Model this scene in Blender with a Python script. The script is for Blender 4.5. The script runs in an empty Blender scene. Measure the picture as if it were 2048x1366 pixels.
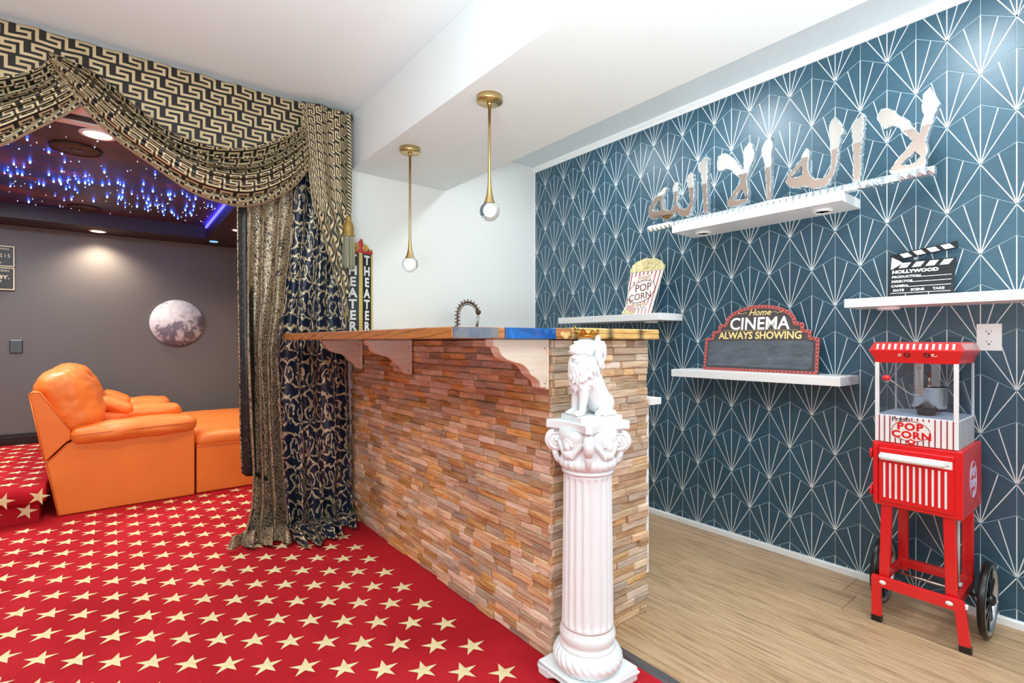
import bpy, bmesh, math, random
import numpy as np
from mathutils import Vector, Matrix, Euler, noise
random.seed(7); np.random.seed(7)
PI = math.pi
S = bpy.context.scene
COL = S.collection

# ------------------------------------------------------------------ camera
CAMH = 1.08
cam_d = bpy.data.cameras.new('camera'); cam_d.sensor_width = 36.0; cam_d.lens = 1010.0 / 2048.0 * 36.0
cam_d.clip_start = 0.02; cam_d.clip_end = 60
cam = bpy.data.objects.new('camera', cam_d); COL.objects.link(cam)
cam.location = (0, 0, CAMH); cam.rotation_euler = (PI / 2, 0, -math.radians(38.347))
S.camera = cam

# ------------------------------------------------------------------ world, lights, exposure
w = bpy.data.worlds.new('world'); S.world = w; w.use_nodes = True
w.node_tree.nodes['Background'].inputs[0].default_value = (0.97, 0.98, 1.0, 1)
w.node_tree.nodes['Background'].inputs[1].default_value = 0.42
S.view_settings.view_transform = 'Standard'; S.view_settings.look = 'None'
S.view_settings.gamma = 1.0; S.view_settings.exposure = -0.08; S.view_settings.use_curve_mapping = False

def lamp(kind, name, loc, power, color=(1, 1, 1), size=0.1, rot=(0, 0, 0), spot=None, blend=0.6, shape='DISK', size_y=None):
    d = bpy.data.lights.new(name, kind); d.energy = power; d.color = color
    if kind == 'AREA':
        d.shape = shape; d.size = size
        if size_y: d.size_y = size_y
    else:
        d.shadow_soft_size = size
    if kind == 'SPOT': d.spot_size = spot; d.spot_blend = blend
    o = bpy.data.objects.new(name, d); COL.objects.link(o); o.location = loc; o.rotation_euler = rot
    return o
WARM = (1.0, 0.80, 0.58); NEUT = (0.93, 0.99, 1.0)
# ceiling panel lights of the main room (behind and left of the camera)
lamp('AREA', 'main_ceiling_light', (-0.9, 0.9, 2.44), 10, NEUT, 0.6)
lamp('AREA', 'main_ceiling_light', (0.3, -1.1, 2.44), 12, NEUT, 0.6)
lamp('AREA', 'main_ceiling_light', (2.0, -1.3, 2.44), 5, NEUT, 0.6)
# added fill lights on the camera side of the room
# added upward fill, cyan-tinted to offset red carpet bounce on the ceiling
lamp('AREA', 'ceiling_bounce_fill', (-0.35, -0.05, 0.95), 142, (0.77, 0.975, 0.985), 0.9, (PI, 0, 0))
lamp('AREA', 'ceiling_bounce_fill', (1.35, -0.45, 0.9), 22, (0.82, 0.985, 0.99), 0.9, (PI, 0, 0))
lamp('AREA', 'rear_fill', (-0.6, -2.6, 1.5), 30, (0.92, 0.98, 1.0), 2.2, (math.radians(90), 0, math.radians(-14)), shape='RECTANGLE', size_y=1.5)  # added soft fill coming in through the open rear of the room
# downlights in the ceiling strip over the tile wall
for yy, pw_ in ((-0.5, 9), (0.46, 9), (1.45, 9), (2.30, 5)):
    lamp('AREA', 'tile_wall_downlight', (2.15, yy, 2.455), pw_, (0.90, 0.98, 1.0), 0.16)
# theatre
THEATRE_SPOTS = [(-0.10, 5.70, 2.045), (0.85, 4.90, 2.045), (-1.5, 5.70, 2.045), (0.85, 3.7, 2.045)]
for p in THEATRE_SPOTS:
    lamp('SPOT', 'theatre_downlight', (p[0], p[1], p[2] - 0.03), 42, WARM, 0.04, spot=math.radians(140), blend=0.9)
lamp('SPOT', 'theatre_downlight', (-0.06, 3.40, 2.12), 50, WARM, 0.05, spot=math.radians(150), blend=0.9)
lamp('AREA', 'theatre_fill', (-0.7, 4.5, 2.14), 38, (0.88, 0.97, 1.0), 0.7)

# ------------------------------------------------------------------ node helpers
def srgb(r, g=None, b=None):
    if isinstance(r, str):
        h = r.lstrip('#'); r, g, b = (int(h[i:i + 2], 16) for i in (0, 2, 4))
    f = lambda c: (c / 255 / 12.92) if c / 255 <= 0.04045 else ((c / 255 + 0.055) / 1.055) ** 2.4
    return (f(r), f(g), f(b), 1)

class NT:
    def __init__(s, name):
        s.m = bpy.data.materials.new(name); s.m.use_nodes = True
        s.t = s.m.node_tree; s.n = s.t.nodes; s.b = s.n['Principled BSDF']; s.out = s.n['Material Output']
    def node(s, t, **kw):
        n = s.n.new(t)
        for k, v in kw.items(): setattr(n, k, v)
        return n
    def link(s, a, b): s.t.links.new(a, b)
    def val(s, sock, v):
        if hasattr(v, 'is_output') or hasattr(v, 'links'): s.link(v, sock)
        else: sock.default_value = v
    def math(s, op, a, b=0.0, c=None):
        n = s.node('ShaderNodeMath', operation=op)
        s.val(n.inputs[0], a); s.val(n.inputs[1], b)
        if c is not None: s.val(n.inputs[2], c)
        return n.outputs[0]
    def mix(s, f, a, b, mode='MIX'):
        n = s.node('ShaderNodeMix', data_type='RGBA', blend_type=mode)
        s.val(n.inputs[0], f); s.val(n.inputs[6], a); s.val(n.inputs[7], b)
        return n.outputs[2]
    def noise(s, vec, scale, detail=3, rough=0.5, dist=0.0):
        n = s.node('ShaderNodeTexNoise'); n.inputs['Scale'].default_value = scale; n.inputs['Detail'].default_value = detail
        n.inputs['Roughness'].default_value = rough; n.inputs['Distortion'].default_value = dist
        if vec is not None: s.link(vec, n.inputs['Vector'])
        return n
    def coord(s, which='Object'):
        return s.node('ShaderNodeTexCoord').outputs[which]
    def pos(s): return s.node('ShaderNodeNewGeometry').outputs['Position']
    def mapping(s, vec, scale=(1, 1, 1), loc=(0, 0, 0), rot=(0, 0, 0)):
        n = s.node('ShaderNodeMapping'); s.link(vec, n.inputs[0])
        s.val(n.inputs['Location'], loc); n.inputs['Rotation'].default_value = rot; n.inputs['Scale'].default_value = scale
        return n.outputs[0]
    def ramp(s, fac, stops, interp='LINEAR'):
        n = s.node('ShaderNodeValToRGB'); cr = n.color_ramp; cr.interpolation = interp
        while len(cr.elements) > 1: cr.elements.remove(cr.elements[-1])
        cr.elements[0].position = stops[0][0]; cr.elements[0].color = stops[0][1]
        for p, c in stops[1:]:
            e = cr.elements.new(p); e.color = c
        s.link(fac, n.inputs[0]); return n.outputs[0]
    def bump(s, h, strength=0.3, dist=0.01):
        n = s.node('ShaderNodeBump'); n.inputs['Strength'].default_value = strength; n.inputs['Distance'].default_value = dist
        s.link(h, n.inputs['Height']); s.link(n.outputs[0], s.b.inputs['Normal'])
    def set(s, **kw):
        for k, v in kw.items():
            s.val(s.b.inputs[k.replace('_', ' ')], v)
        return s

MATS = {}
def plain(name, col, rough=0.5, metal=0.0, grain=0.0, gscale=60, bump=0.0, coat=0.0):
    """solid colour with a slight procedural mottling"""
    if name in MATS: return MATS[name]
    t = NT(name); c = srgb(col) if isinstance(col, str) else col
    nz = t.noise(t.coord('Object'), gscale, 4)
    d = max(grain, 0.02)
    c0 = tuple(min(1, x * (1 - d)) for x in c[:3]) + (1,); c1 = tuple(min(1, x * (1 + d)) for x in c[:3]) + (1,)
    t.set(Base_Color=t.mix(nz.outputs[0], c0, c1), Roughness=rough, Metallic=metal)
    if coat: t.set(Coat_Weight=coat, Coat_Roughness=0.1)
    if bump: t.bump(nz.outputs[0], bump, 0.004)
    MATS[name] = t.m; return t.m
def emit(name, col, strength):
    if name in MATS: return MATS[name]
    t = NT(name); c = srgb(col)
    t.set(Base_Color=c, Emission_Color=c, Emission_Strength=strength); MATS[name] = t.m; return t.m
def glass(name, tint=(1, 1, 1, 1), refl=0.06, rough=0.03):
    """thin clear pane: see-through with a faint reflection that grows at grazing angles"""
    t = NT(name); nz = t.noise(t.coord('Object'), 9, 2)
    tr = t.node('ShaderNodeBsdfTransparent'); gl = t.node('ShaderNodeBsdfGlossy'); mx = t.node('ShaderNodeMixShader'); lw = t.node('ShaderNodeLayerWeight')
    t.link(t.mix(nz.outputs[0], tint, tuple(x * 0.97 for x in tint)), tr.inputs[0]); gl.inputs['Roughness'].default_value = rough
    lw.inputs[0].default_value = 0.25
    t.link(t.math('ADD', refl, t.math('MULTIPLY', lw.outputs['Facing'], 0.12)), mx.inputs[0])
    t.link(tr.outputs[0], mx.inputs[1]); t.link(gl.outputs[0], mx.inputs[2]); t.link(mx.outputs[0], t.out.inputs[0])
    MATS[name] = t.m; return t.m

# ------------------------------------------------------------------ mesh helpers
class MB:
    def __init__(s): s.v = []; s.f = []; s.mi = []; s.sm = []
    def add(s, vs, fs, m=0, smooth=False):
        o = len(s.v); s.v += [tuple(v) for v in vs]
        for f in fs: s.f.append([i + o for i in f]); s.mi.append(m); s.sm.append(smooth)
        return s
    def box(s, x0, x1, y0, y1, z0, z1, m=0, M=None):
        vs = [(x, y, z) for x in (x0, x1) for y in (y0, y1) for z in (z0, z1)]
        if M is not None: vs = [M @ Vector(v) for v in vs]
        return s.add(vs, [(0, 1, 3, 2), (4, 6, 7, 5), (0, 4, 5, 1), (2, 3, 7, 6), (0, 2, 6, 4), (1, 5, 7, 3)], m)
    def prism(s, pts, a, b, axis='z', m=0, smooth=False, M=None):
        """extrude a 2D outline; axis z: pts=(x,y); axis y: pts=(x,z); axis x: pts=(y,z)"""
        n = len(pts)
        def mk(p, h): return {'z': (p[0], p[1], h), 'y': (p[0], h, p[1]), 'x': (h, p[0], p[1])}[axis]
        vs = [mk(p, a) for p in pts] + [mk(p, b) for p in pts]
        if M is not None: vs = [M @ Vector(v) for v in vs]
        fs = [list(range(n))[::-1], list(range(n, 2 * n))]
        o = len(s.v); s.v += [tuple(v) for v in vs]
        for f in fs: s.f.append([i + o for i in f]); s.mi.append(m); s.sm.append(False)
        for i in range(n):
            j = (i + 1) % n
            s.f.append([o + i, o + j, o + n + j, o + n + i]); s.mi.append(m); s.sm.append(smooth)
        return s
    def lathe(s, prof, c=(0, 0, 0), n=32, m=0, smooth=True, M=None, rfun=None):
        vs = []; fs = []
        k = len(prof)
        for i in range(n):
            a = 2 * PI * i / n
            for j, (r, z) in enumerate(prof):
                rr = r if rfun is None else rfun(r, z, a, j)
                v = Vector((rr * math.cos(a), rr * math.sin(a), z))
                if M is not None: v = M @ v
                vs.append((v.x + c[0], v.y + c[1], v.z + c[2]))
        for i in range(n):
            i2 = (i + 1) % n
            for j in range(k - 1): fs.append((i * k + j, i2 * k + j, i2 * k + j + 1, i * k + j + 1))
        s.add(vs, fs, m, smooth)
        if prof[0][0] > 1e-6: s.add([vs[i * k] for i in range(n)], [list(range(n))[::-1]], m)
        if prof[-1][0] > 1e-6: s.add([vs[i * k + k - 1] for i in range(n)], [list(range(n))], m)
        return s
    def tube(s, pts, r, n=8, m=0, closed=False, cap=True):
        pts = [Vector(p) for p in pts]; k = len(pts); vs = []; fs = []
        rs = r if isinstance(r, (list, tuple)) else [r] * k
        up = None
        for i, p in enumerate(pts):
            a = pts[(i - 1) % k] if (closed or i > 0) else p; b = pts[(i + 1) % k] if (closed or i < k - 1) else p
            t = (b - a).normalized()
            if up is None:
                up = Vector((0, 0, 1)) if abs(t.z) < 0.9 else Vector((1, 0, 0))
            sd = t.cross(up)
            if sd.length < 1e-5: sd = t.cross(Vector((0, 1, 0)))
            sd.normalize(); up = sd.cross(t).normalized()
            for q in range(n):
                an = 2 * PI * q / n
                vs.append(p + sd * (math.cos(an) * rs[i]) + up * (math.sin(an) * rs[i]))
        for i in range(k if closed else k - 1):
            i2 = (i + 1) % k
            for q in range(n):
                q2 = (q + 1) % n; fs.append((i * n + q, i * n + q2, i2 * n + q2, i2 * n + q))
        s.add(vs, fs, m, True)
        if cap and not closed:
            s.add(vs[:n], [list(range(n))[::-1]], m); s.add(vs[-n:], [list(range(n))], m)
        return s
    def cyl(s, p0, p1, r0, r1=None, n=20, m=0):
        return s.tube([p0, p1], [r0, r0 if r1 is None else r1], n, m)
    def ball(s, c, r, n=20, m=0, sc=(1, 1, 1), M=None):
        k = n // 2; prof = [(max(1e-7, r * math.sin(PI * j / k)), -r * math.cos(PI * j / k)) for j in range(k + 1)]
        vs = []; fs = []
        for i in range(n):
            a = 2 * PI * i / n
            for (q, z) in prof:
                v = Vector((q * math.cos(a) * sc[0], q * math.sin(a) * sc[1], z * sc[2]))
                if M is not None: v = M @ v
                vs.append((v.x + c[0], v.y + c[1], v.z + c[2]))
        for i in range(n):
            i2 = (i + 1) % n
            for j in range(k): fs.append((i * (k + 1) + j, i2 * (k + 1) + j, i2 * (k + 1) + j + 1, i * (k + 1) + j + 1))
        return s.add(vs, fs, m, True)
    def grid(s, nu, nv, fn, mfn=None, smooth=True, uv=None):
        vs = [fn(i / nu, j / nv) for j in range(nv + 1) for i in range(nu + 1)]
        o = len(s.v); s.v += [tuple(v) for v in vs]
        for j in range(nv):
            for i in range(nu):
                a = o + j * (nu + 1) + i
                s.f.append([a, a + 1, a + nu + 2, a + nu + 1]); s.mi.append(mfn(i, j) if mfn else 0); s.sm.append(smooth)
        return s
    def mesh(s, name, mats):
        me = bpy.data.meshes.new(name); me.from_pydata(s.v, [], s.f)
        for m in mats: me.materials.append(m)
        me.polygons.foreach_set('material_index', s.mi); me.polygons.foreach_set('use_smooth', s.sm)
        me.update(); return me
    def build(s, name, mats, parent=None, loc=None, rot=None, bevel=0, seg=2, fix=True, auto=True):
        if not isinstance(mats, (list, tuple)): mats = [mats]
        me = s.mesh(name, mats)
        if fix:
            bm = bmesh.new(); bm.from_mesh(me); bmesh.ops.remove_doubles(bm, verts=bm.verts, dist=1e-6)
            bmesh.ops.recalc_face_normals(bm, faces=bm.faces); bm.to_mesh(me); bm.free()
        o = link(name, me, parent, loc, rot)
        if bevel:
            b = o.modifiers.new('bevel', 'BEVEL'); b.width = bevel; b.segments = seg; b.limit_method = 'ANGLE'; b.angle_limit = math.radians(35)
            b.harden_normals = False
        return o

def link(name, me, parent=None, loc=None, rot=None):
    o = bpy.data.objects.new(name, me); COL.objects.link(o)
    if parent is not None: o.parent = parent
    if loc is not None: o.location = loc
    if rot is not None: o.rotation_euler = rot
    return o
def tag(o, label=None, cat=None, group=None, kind=None):
    if label: o['label'] = label
    if cat: o['category'] = cat
    if group: o['group'] = group
    if kind: o['kind'] = kind
    return o
def thing(name, label, cat, loc=(0, 0, 0), rz=0.0, group=None, rot=None):
    o = bpy.data.objects.new(name, None); COL.objects.link(o); o.empty_display_size = 0.05
    o.location = loc; o.rotation_euler = rot if rot else (0, 0, rz)
    return tag(o, label, cat, group)
def struct(o): o['kind'] = 'structure'; return o
def curve_mesh(cd):
    o = bpy.data.objects.new('tmp', cd); COL.objects.link(o)
    dg = bpy.context.evaluated_depsgraph_get(); me = bpy.data.meshes.new_from_object(o.evaluated_get(dg))
    bpy.data.objects.remove(o); bpy.data.curves.remove(cd); return me
def text(name, body, size, mat, parent, loc, rot=(PI / 2, 0, 0), ext=0.0006, off=0.0, xs=1.0, shear=0.0, align='CENTER', spacing=1.0, valign='BOTTOM_BASELINE'):
    cd = bpy.data.curves.new(name, 'FONT'); cd.body = body; cd.size = size; cd.extrude = ext; cd.offset = off; cd.shear = shear
    cd.align_x = align; cd.space_character = spacing; cd.resolution_u = 3
    me = curve_mesh(cd); me.name = name
    if xs != 1.0: me.transform(Matrix.Diagonal((xs, 1, 1, 1)))
    me.materials.clear(); me.materials.append(mat)
    return link(name, me, parent, loc, rot)
def poly_mesh(name, loops, ext, bevel=0.0, mats=None):
    """filled 2D polygon with holes in XY, extruded along z by +-ext"""
    cd = bpy.data.curves.new(name, 'CURVE'); cd.dimensions = '2D'; cd.fill_mode = 'BOTH'; cd.extrude = ext; cd.bevel_depth = bevel; cd.bevel_resolution = 1
    for L in loops:
        sp = cd.splines.new('POLY'); sp.points.add(len(L) - 1); sp.use_cyclic_u = True
        for p, q in zip(sp.points, L): p.co = (q[0], q[1], 0, 1)
    me = curve_mesh(cd); me.name = name
    me.materials.clear()
    for m in (mats or []): me.materials.append(m)
    return me
def voxel(name, mb, size, smooth_it=4, noise_amp=0, noise_scale=20):
    """join overlapping closed shapes into one continuous surface"""
    me = mb.mesh('tmp', []); o = bpy.data.objects.new('tmp', me); COL.objects.link(o)
    r = o.modifiers.new('r', 'REMESH'); r.mode = 'VOXEL'; r.voxel_size = size; r.use_smooth_shade = True
    if smooth_it:
        sm = o.modifiers.new('s', 'SMOOTH'); sm.factor = 0.5; sm.iterations = smooth_it
    dg = bpy.context.evaluated_depsgraph_get(); out = bpy.data.meshes.new_from_object(o.evaluated_get(dg)); out.name = name
    bpy.data.objects.remove(o); bpy.data.meshes.remove(me)
    out.polygons.foreach_set('use_smooth', [True] * len(out.polygons))
    return out
def smooth_path(pts, n):
    """Catmull-Rom through points, n samples"""
    P = [Vector(p) for p in pts]; P = [P[0] * 2 - P[1]] + P + [P[-1] * 2 - P[-2]]
    out = []; k = len(P) - 3
    for i in range(n):
        t = i / (n - 1) * k; j = min(int(t), k - 1); f = t - j
        a, b, c, d = P[j:j + 4]
        out.append(0.5 * ((2 * b) + (c - a) * f + (2 * a - 5 * b + 4 * c - d) * f * f + (3 * b - a - 3 * c + d) * f ** 3))
    return out

# ------------------------------------------------------------------ materials
white_wall = plain('white_wall_paint', '#f1f0ee', 0.7, grain=0.01, gscale=3)
ceil_white = plain('ceiling_paint', '#e8eef0', 0.75, grain=0.01, gscale=3)
trim_white = plain('white_trim_paint', '#f6f6f6', 0.4, grain=0.01)
shelf_white = plain('white_lacquer', '#f7f7f7', 0.3, grain=0.01)
plaster = plain('white_gypsum', '#f1f6f8', 0.45, grain=0.015, gscale=40)
brass = plain('brushed_brass', '#cfb57e', 0.33, 1.0, grain=0.06, gscale=200)
gold = plain('gold_metal', '#c79a45', 0.3, 1.0, grain=0.2, gscale=90)
bronze = plain('aged_bronze', '#7a6350', 0.35, 1.0, grain=0.2)
chrome = plain('polished_steel', '#d8d6d1', 0.22, 1.0)
red_plastic = plain('red_plastic', '#e0191f', 0.28, grain=0.03, coat=0.3)
dark_red = plain('dark_red_print', '#9c1a26', 0.45)
white_plastic = plain('white_plastic', '#f2f2f2', 0.35)
black_plastic = plain('black_plastic', '#141415', 0.3)
black_paint = plain('black_print', '#1b1d22', 0.5)
white_print = plain('white_print', '#f1efe9', 0.6)
cream_print = plain('cream_print', '#ecd48e', 0.6, grain=0.08)
dark_wall_m = plain('charcoal_wall_paint', '#686666', 0.6, grain=0.03, gscale=4)
dark_ceiling = plain('dark_brown_paint', '#33292b', 0.55, grain=0.08, gscale=6)
black_gloss = plain('black_gloss_paint', '#201d1f', 0.25)

def leather():
    t = NT('orange_leather'); c = t.coord('Object')
    n1 = t.noise(c, 5, 3); n2 = t.noise(c, 420, 2)
    t.set(Base_Color=t.mix(n1.outputs[0], srgb('#e8792f'), srgb('#f58d3f')), Roughness=0.42)
    t.bump(n2.outputs[0], 0.12, 0.002); return t.m
orange = leather()

def wood(name, c0, c1, c2, axis=1, scale=6, stretch=14, rand=0.0, rough=0.5, bumpv=0.1, wcoord=True, hv=1.0):
    t = NT(name)
    p = t.pos() if wcoord else t.coord('Object')
    oi = t.node('ShaderNodeObjectInfo').outputs['Random']; ri = t.node('ShaderNodeNewGeometry').outputs['Random Per Island']
    rnd = t.math('FRACT', t.math('ADD', oi, ri))
    off = t.node('ShaderNodeCombineXYZ')
    for i in range(3): t.link(t.math('MULTIPLY', rnd, (37.0, 53.0, 71.0)[i] if rand else 0.0), off.inputs[i])
    sc = [stretch] * 3; sc[axis] = 1.0
    v = t.mapping(p, tuple(sc), off.outputs[0])
    n1 = t.noise(v, scale, 5, 0.6, 0.6); n2 = t.noise(v, scale * 6, 3, 0.6)
    f = t.math('ADD', t.math('MULTIPLY', n1.outputs[0], 0.75), t.math('MULTIPLY', n2.outputs[0], 0.3))
    col = t.ramp(f, [(0.32, c0), (0.5, c1), (0.68, c2)])
    if rand:
        hs = t.node('ShaderNodeHueSaturation'); t.link(col, hs.inputs['Color'])
        r2 = t.math('FRACT', t.math('MULTIPLY', rnd, 17.31)); r3 = t.math('FRACT', t.math('MULTIPLY', rnd, 91.7))
        t.link(t.math('ADD', 1.0 - rand * 0.5, t.math('MULTIPLY', rnd, rand)), hs.inputs['Value'])
        t.link(t.math('ADD', 0.95 - 0.37 * hv, t.math('MULTIPLY', r2, 0.60 * hv)), hs.inputs['Saturation'])
        t.link(t.math('ADD', 0.5 - 0.007 * hv, t.math('MULTIPLY', r3, 0.014 * hv)), hs.inputs['Hue'])
        col = hs.outputs[0]
    t.set(Base_Color=col, Roughness=rough)
    t.bump(f, bumpv, 0.004)
    return t.m
floor_wood = wood('oak_plank_vinyl', srgb('#7d6046'), srgb('#b8946f'), srgb('#cfae87'), 1, 4.5, 20, 0.10, 0.42, 0.05, hv=0.12)
slat_wood_y = wood('reclaimed_teak_front', srgb('#8e5f3e'), srgb('#cf9b6c'), srgb('#e6c49b'), 1, 5, 9, 0.72, 0.62, 0.35)
slat_wood_x = wood('reclaimed_teak_end', srgb('#957355'), srgb('#cfa882'), srgb('#e6cba9'), 0, 5, 9, 0.66, 0.62, 0.35)
corbel_wood = wood('pale_pine_corbel', srgb('#e4d0b6'), srgb('#eedec8'), srgb('#f5eada'), 0, 4, 12, 0.0, 0.5, 0.03)
pine_wood = wood('scorched_pine', srgb('#c38d4a'), srgb('#e0b774'), srgb('#e9c98c'), 1, 5, 12, 0.0, 0.45, 0.03)
def walnut():
    t = NT('olive_burl_edge'); p = t.mapping(t.pos(), (1.0, 1.0, 3.5))
    n = t.noise(p, 5, 4, 0.6, 1.2)
    wv = t.node('ShaderNodeTexWave', wave_type='RINGS'); wv.inputs['Scale'].default_value = 4.0; wv.inputs['Distortion'].default_value = 9; wv.inputs['Detail'].default_value = 3
    t.link(p, wv.inputs['Vector'])
    base = t.mix(n.outputs[0], srgb('#96582c'), srgb('#cc8746'))
    line = t.ramp(wv.outputs[1], [(0.0, (1, 1, 1, 1)), (0.07, (0, 0, 0, 1))])
    t.set(Base_Color=t.mix(t.math('MULTIPLY', line, 0.75), base, srgb('#4c2a16')), Roughness=0.3, Coat_Weight=0.4)
    return t.m
walnut_m = walnut()
def burnt():
    """pine board with scorch marks along its edge"""
    t = NT('scorched_pine_edge'); p = t.pos()
    v = t.mapping(p, (1.0, 1.0, 30)); n = t.noise(v, 9, 4)
    sx = t.node('ShaderNodeSeparateXYZ'); t.link(p, sx.inputs[0])
    w_ = t.math('ABSOLUTE', t.math('SINE', t.math('MULTIPLY', t.math('SUBTRACT', sx.outputs[0], 1.235), PI / 0.175)))
    m = t.math('SUBTRACT', 1.0, t.math('MULTIPLY', t.math('ADD', w_, t.math('MULTIPLY', t.math('SUBTRACT', n.outputs[0], 0.5), 0.9)), 2.0))
    m = t.node('ShaderNodeClamp'); t.link(t.math('SUBTRACT', 1.0, t.math('MULTIPLY', t.math('ADD', w_, t.math('MULTIPLY', t.math('SUBTRACT', n.outputs[0], 0.5), 0.9)), 2.0)), m.inputs[0])
    base = t.ramp(n.outputs[0], [(0.35, srgb('#c48b45')), (0.5, srgb('#dfb56d')), (0.65, srgb('#e9c98c'))])
    t.set(Base_Color=t.mix(t.math('MULTIPLY', m.outputs[0], 0.9), base, srgb('#2a1a10')), Roughness=0.4)
    return t.m
burnt_m = burnt()
def resin(name, a, b, c):
    t = NT(name); p = t.pos(); n = t.noise(p, 11, 4, 0.6, 1.5)
    t.set(Base_Color=t.ramp(n.outputs[0], [(0.3, a), (0.55, b), (0.72, c)]), Roughness=0.08, Coat_Weight=0.6)
    return t.m
blue_resin = resin('blue_epoxy', srgb('#04407f'), srgb('#0b5eb0'), srgb('#1f80d4'))
smoky_resin = resin('smoky_blue_epoxy', srgb('#4f5f77'), srgb('#74767d'), srgb('#8f7a6c'))

def tile_mat():
    t = NT('teal_porcelain'); p = t.pos()
    n = t.noise(t.mapping(p, (1, 1, 5)), 7, 5, 0.6); oi = t.node('ShaderNodeObjectInfo').outputs['Random']
    f = t.math('ADD', t.math('MULTIPLY', n.outputs[0], 0.8), t.math('MULTIPLY', oi, 0.2))
    t.set(Base_Color=t.mix(f, srgb('#1f4152'), srgb('#315d73')), Roughness=0.42, Specular_IOR_Level=0.75)
    t.bump(n.outputs[0], 0.03, 0.003); return t.m
tile_m = tile_mat()
line_m = plain('pale_inlay_line', '#e3e9e9', 0.35)
grout_m = plain('pale_blue_grout', '#a9bfc8', 0.7)

def carpet_mat():
    t = NT('red_carpet_pile'); p = t.pos()
    n1 = t.noise(p, 2.2, 4, 0.6, 0.8); n2 = t.noise(p, 700, 2)
    f = t.math('ADD', t.math('MULTIPLY', n1.outputs[0], 0.7), t.math('MULTIPLY', n2.outputs[0], 0.4))
    t.set(Base_Color=t.ramp(f, [(0.3, srgb('#a01622')), (0.55, srgb('#bc1f2b')), (0.8, srgb('#cb2d38'))]), Roughness=0.95)
    t.set(Specular_IOR_Level=0.15)
    t.bump(n2.outputs[0], 0.5, 0.004); return t.m
carpet_m = carpet_mat()
star_m = plain('cream_carpet_yarn', '#e9d9a9', 0.95, grain=0.12, gscale=300, bump=0.4)

key_gold = NT('gold_brocade_thread')
_n = key_gold.noise(key_gold.mapping(key_gold.pos(), (1, 1, 1)), 14, 3); _n2 = key_gold.noise(key_gold.pos(), 500, 1)
key_gold.set(Base_Color=key_gold.mix(_n.outputs[0], srgb('#b4986c'), srgb('#dfcda4')), Roughness=0.38, Metallic=0.25); key_gold.bump(_n2.outputs[0], 0.3, 0.002)
key_gold = key_gold.m
key_dark = plain('black_satin_ground', '#1d1916', 0.38, grain=0.15, gscale=200)

def damask():
    t = NT('navy_gold_damask'); uv = t.coord('UV')
    nz = t.noise(uv, 8, 3, 0.5); dv = t.node('ShaderNodeVectorMath', operation='SCALE'); t.link(nz.outputs['Color'], dv.inputs[0]); dv.inputs['Scale'].default_value = 0.10
    av = t.node('ShaderNodeVectorMath', operation='ADD'); t.link(uv, av.inputs[0]); t.link(dv.outputs[0], av.inputs[1])
    sx = t.node('ShaderNodeSeparateXYZ'); t.link(av.outputs[0], sx.inputs[0])
    U, V = sx.outputs[0], sx.outputs[1]
    def motif(ou, ov, k, tw, cs):
        a = t.math('SUBTRACT', t.math('FRACT', t.math('ADD', t.math('MULTIPLY', U, 1 / cs), ou)), 0.5)
        b = t.math('SUBTRACT', t.math('FRACT', t.math('ADD', t.math('MULTIPLY', V, 1 / (cs * 1.4)), ov)), 0.5)
        aa = t.math('ABSOLUTE', a)
        r = t.math('SQRT', t.math('ADD', t.math('MULTIPLY', a, a), t.math('MULTIPLY', b, b)))
        th = t.math('ARCTAN2', b, aa)
        s_ = t.math('SINE', t.math('ADD', t.math('MULTIPLY', th, k), t.math('MULTIPLY', r, tw)))
        return t.math('SUBTRACT', s_, t.math('MULTIPLY', r, 1.6))
    m = t.math('MAXIMUM', motif(0, 0, 4.0, 17.0, 0.15), motif(0.5, 0.5, 6.0, -15.0, 0.15))
    n9 = t.noise(uv, 34, 2, 0.5); m = t.math('ADD', m, t.math('MULTIPLY', t.math('SUBTRACT', n9.outputs[0], 0.5), 2.2))
    g = t.math('GREATER_THAN', m, 0.22)
    col = t.mix(g, srgb('#14213a'), srgb('#d6c4a0'))
    t.set(Base_Color=col, Roughness=0.36, Metallic=t.math('MULTIPLY', g, 0.3), Specular_IOR_Level=0.55)
    return t.m
damask_m = damask()
def crackle():
    t = NT('bronze_crackle_brocade'); uv = t.coord('UV')
    v = t.mapping(uv, (1.0, 0.45, 1)); vo = t.node('ShaderNodeTexVoronoi', feature='DISTANCE_TO_EDGE'); vo.inputs['Scale'].default_value = 120
    t.link(v, vo.inputs['Vector'])
    n = t.noise(uv, 16, 4, 0.65)
    thr = t.math('MULTIPLY', n.outputs[0], 0.28)
    g = t.math('GREATER_THAN', vo.outputs['Distance'], t.math('SUBTRACT', thr, 0.03))
    n2 = t.noise(uv, 6, 2)
    gold_ = t.mix(n2.outputs[0], srgb('#bfa482'), srgb('#eedbb9'))
    t.set(Base_Color=t.mix(g, srgb('#3a332b'), gold_), Roughness=0.36, Metallic=t.math('MULTIPLY', g, 0.4))
    return t.m
crackle_m = crackle()
lining_m = NT('black_green_lining')
_n = lining_m.noise(lining_m.coord('UV'), 60, 4, 0.7)
lining_m.set(Base_Color=lining_m.mix(lining_m.math('GREATER_THAN', _n.outputs[0], 0.6), srgb('#14191a'), srgb('#5d5a50')), Roughness=0.3)
lining_m = lining_m.m

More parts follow.
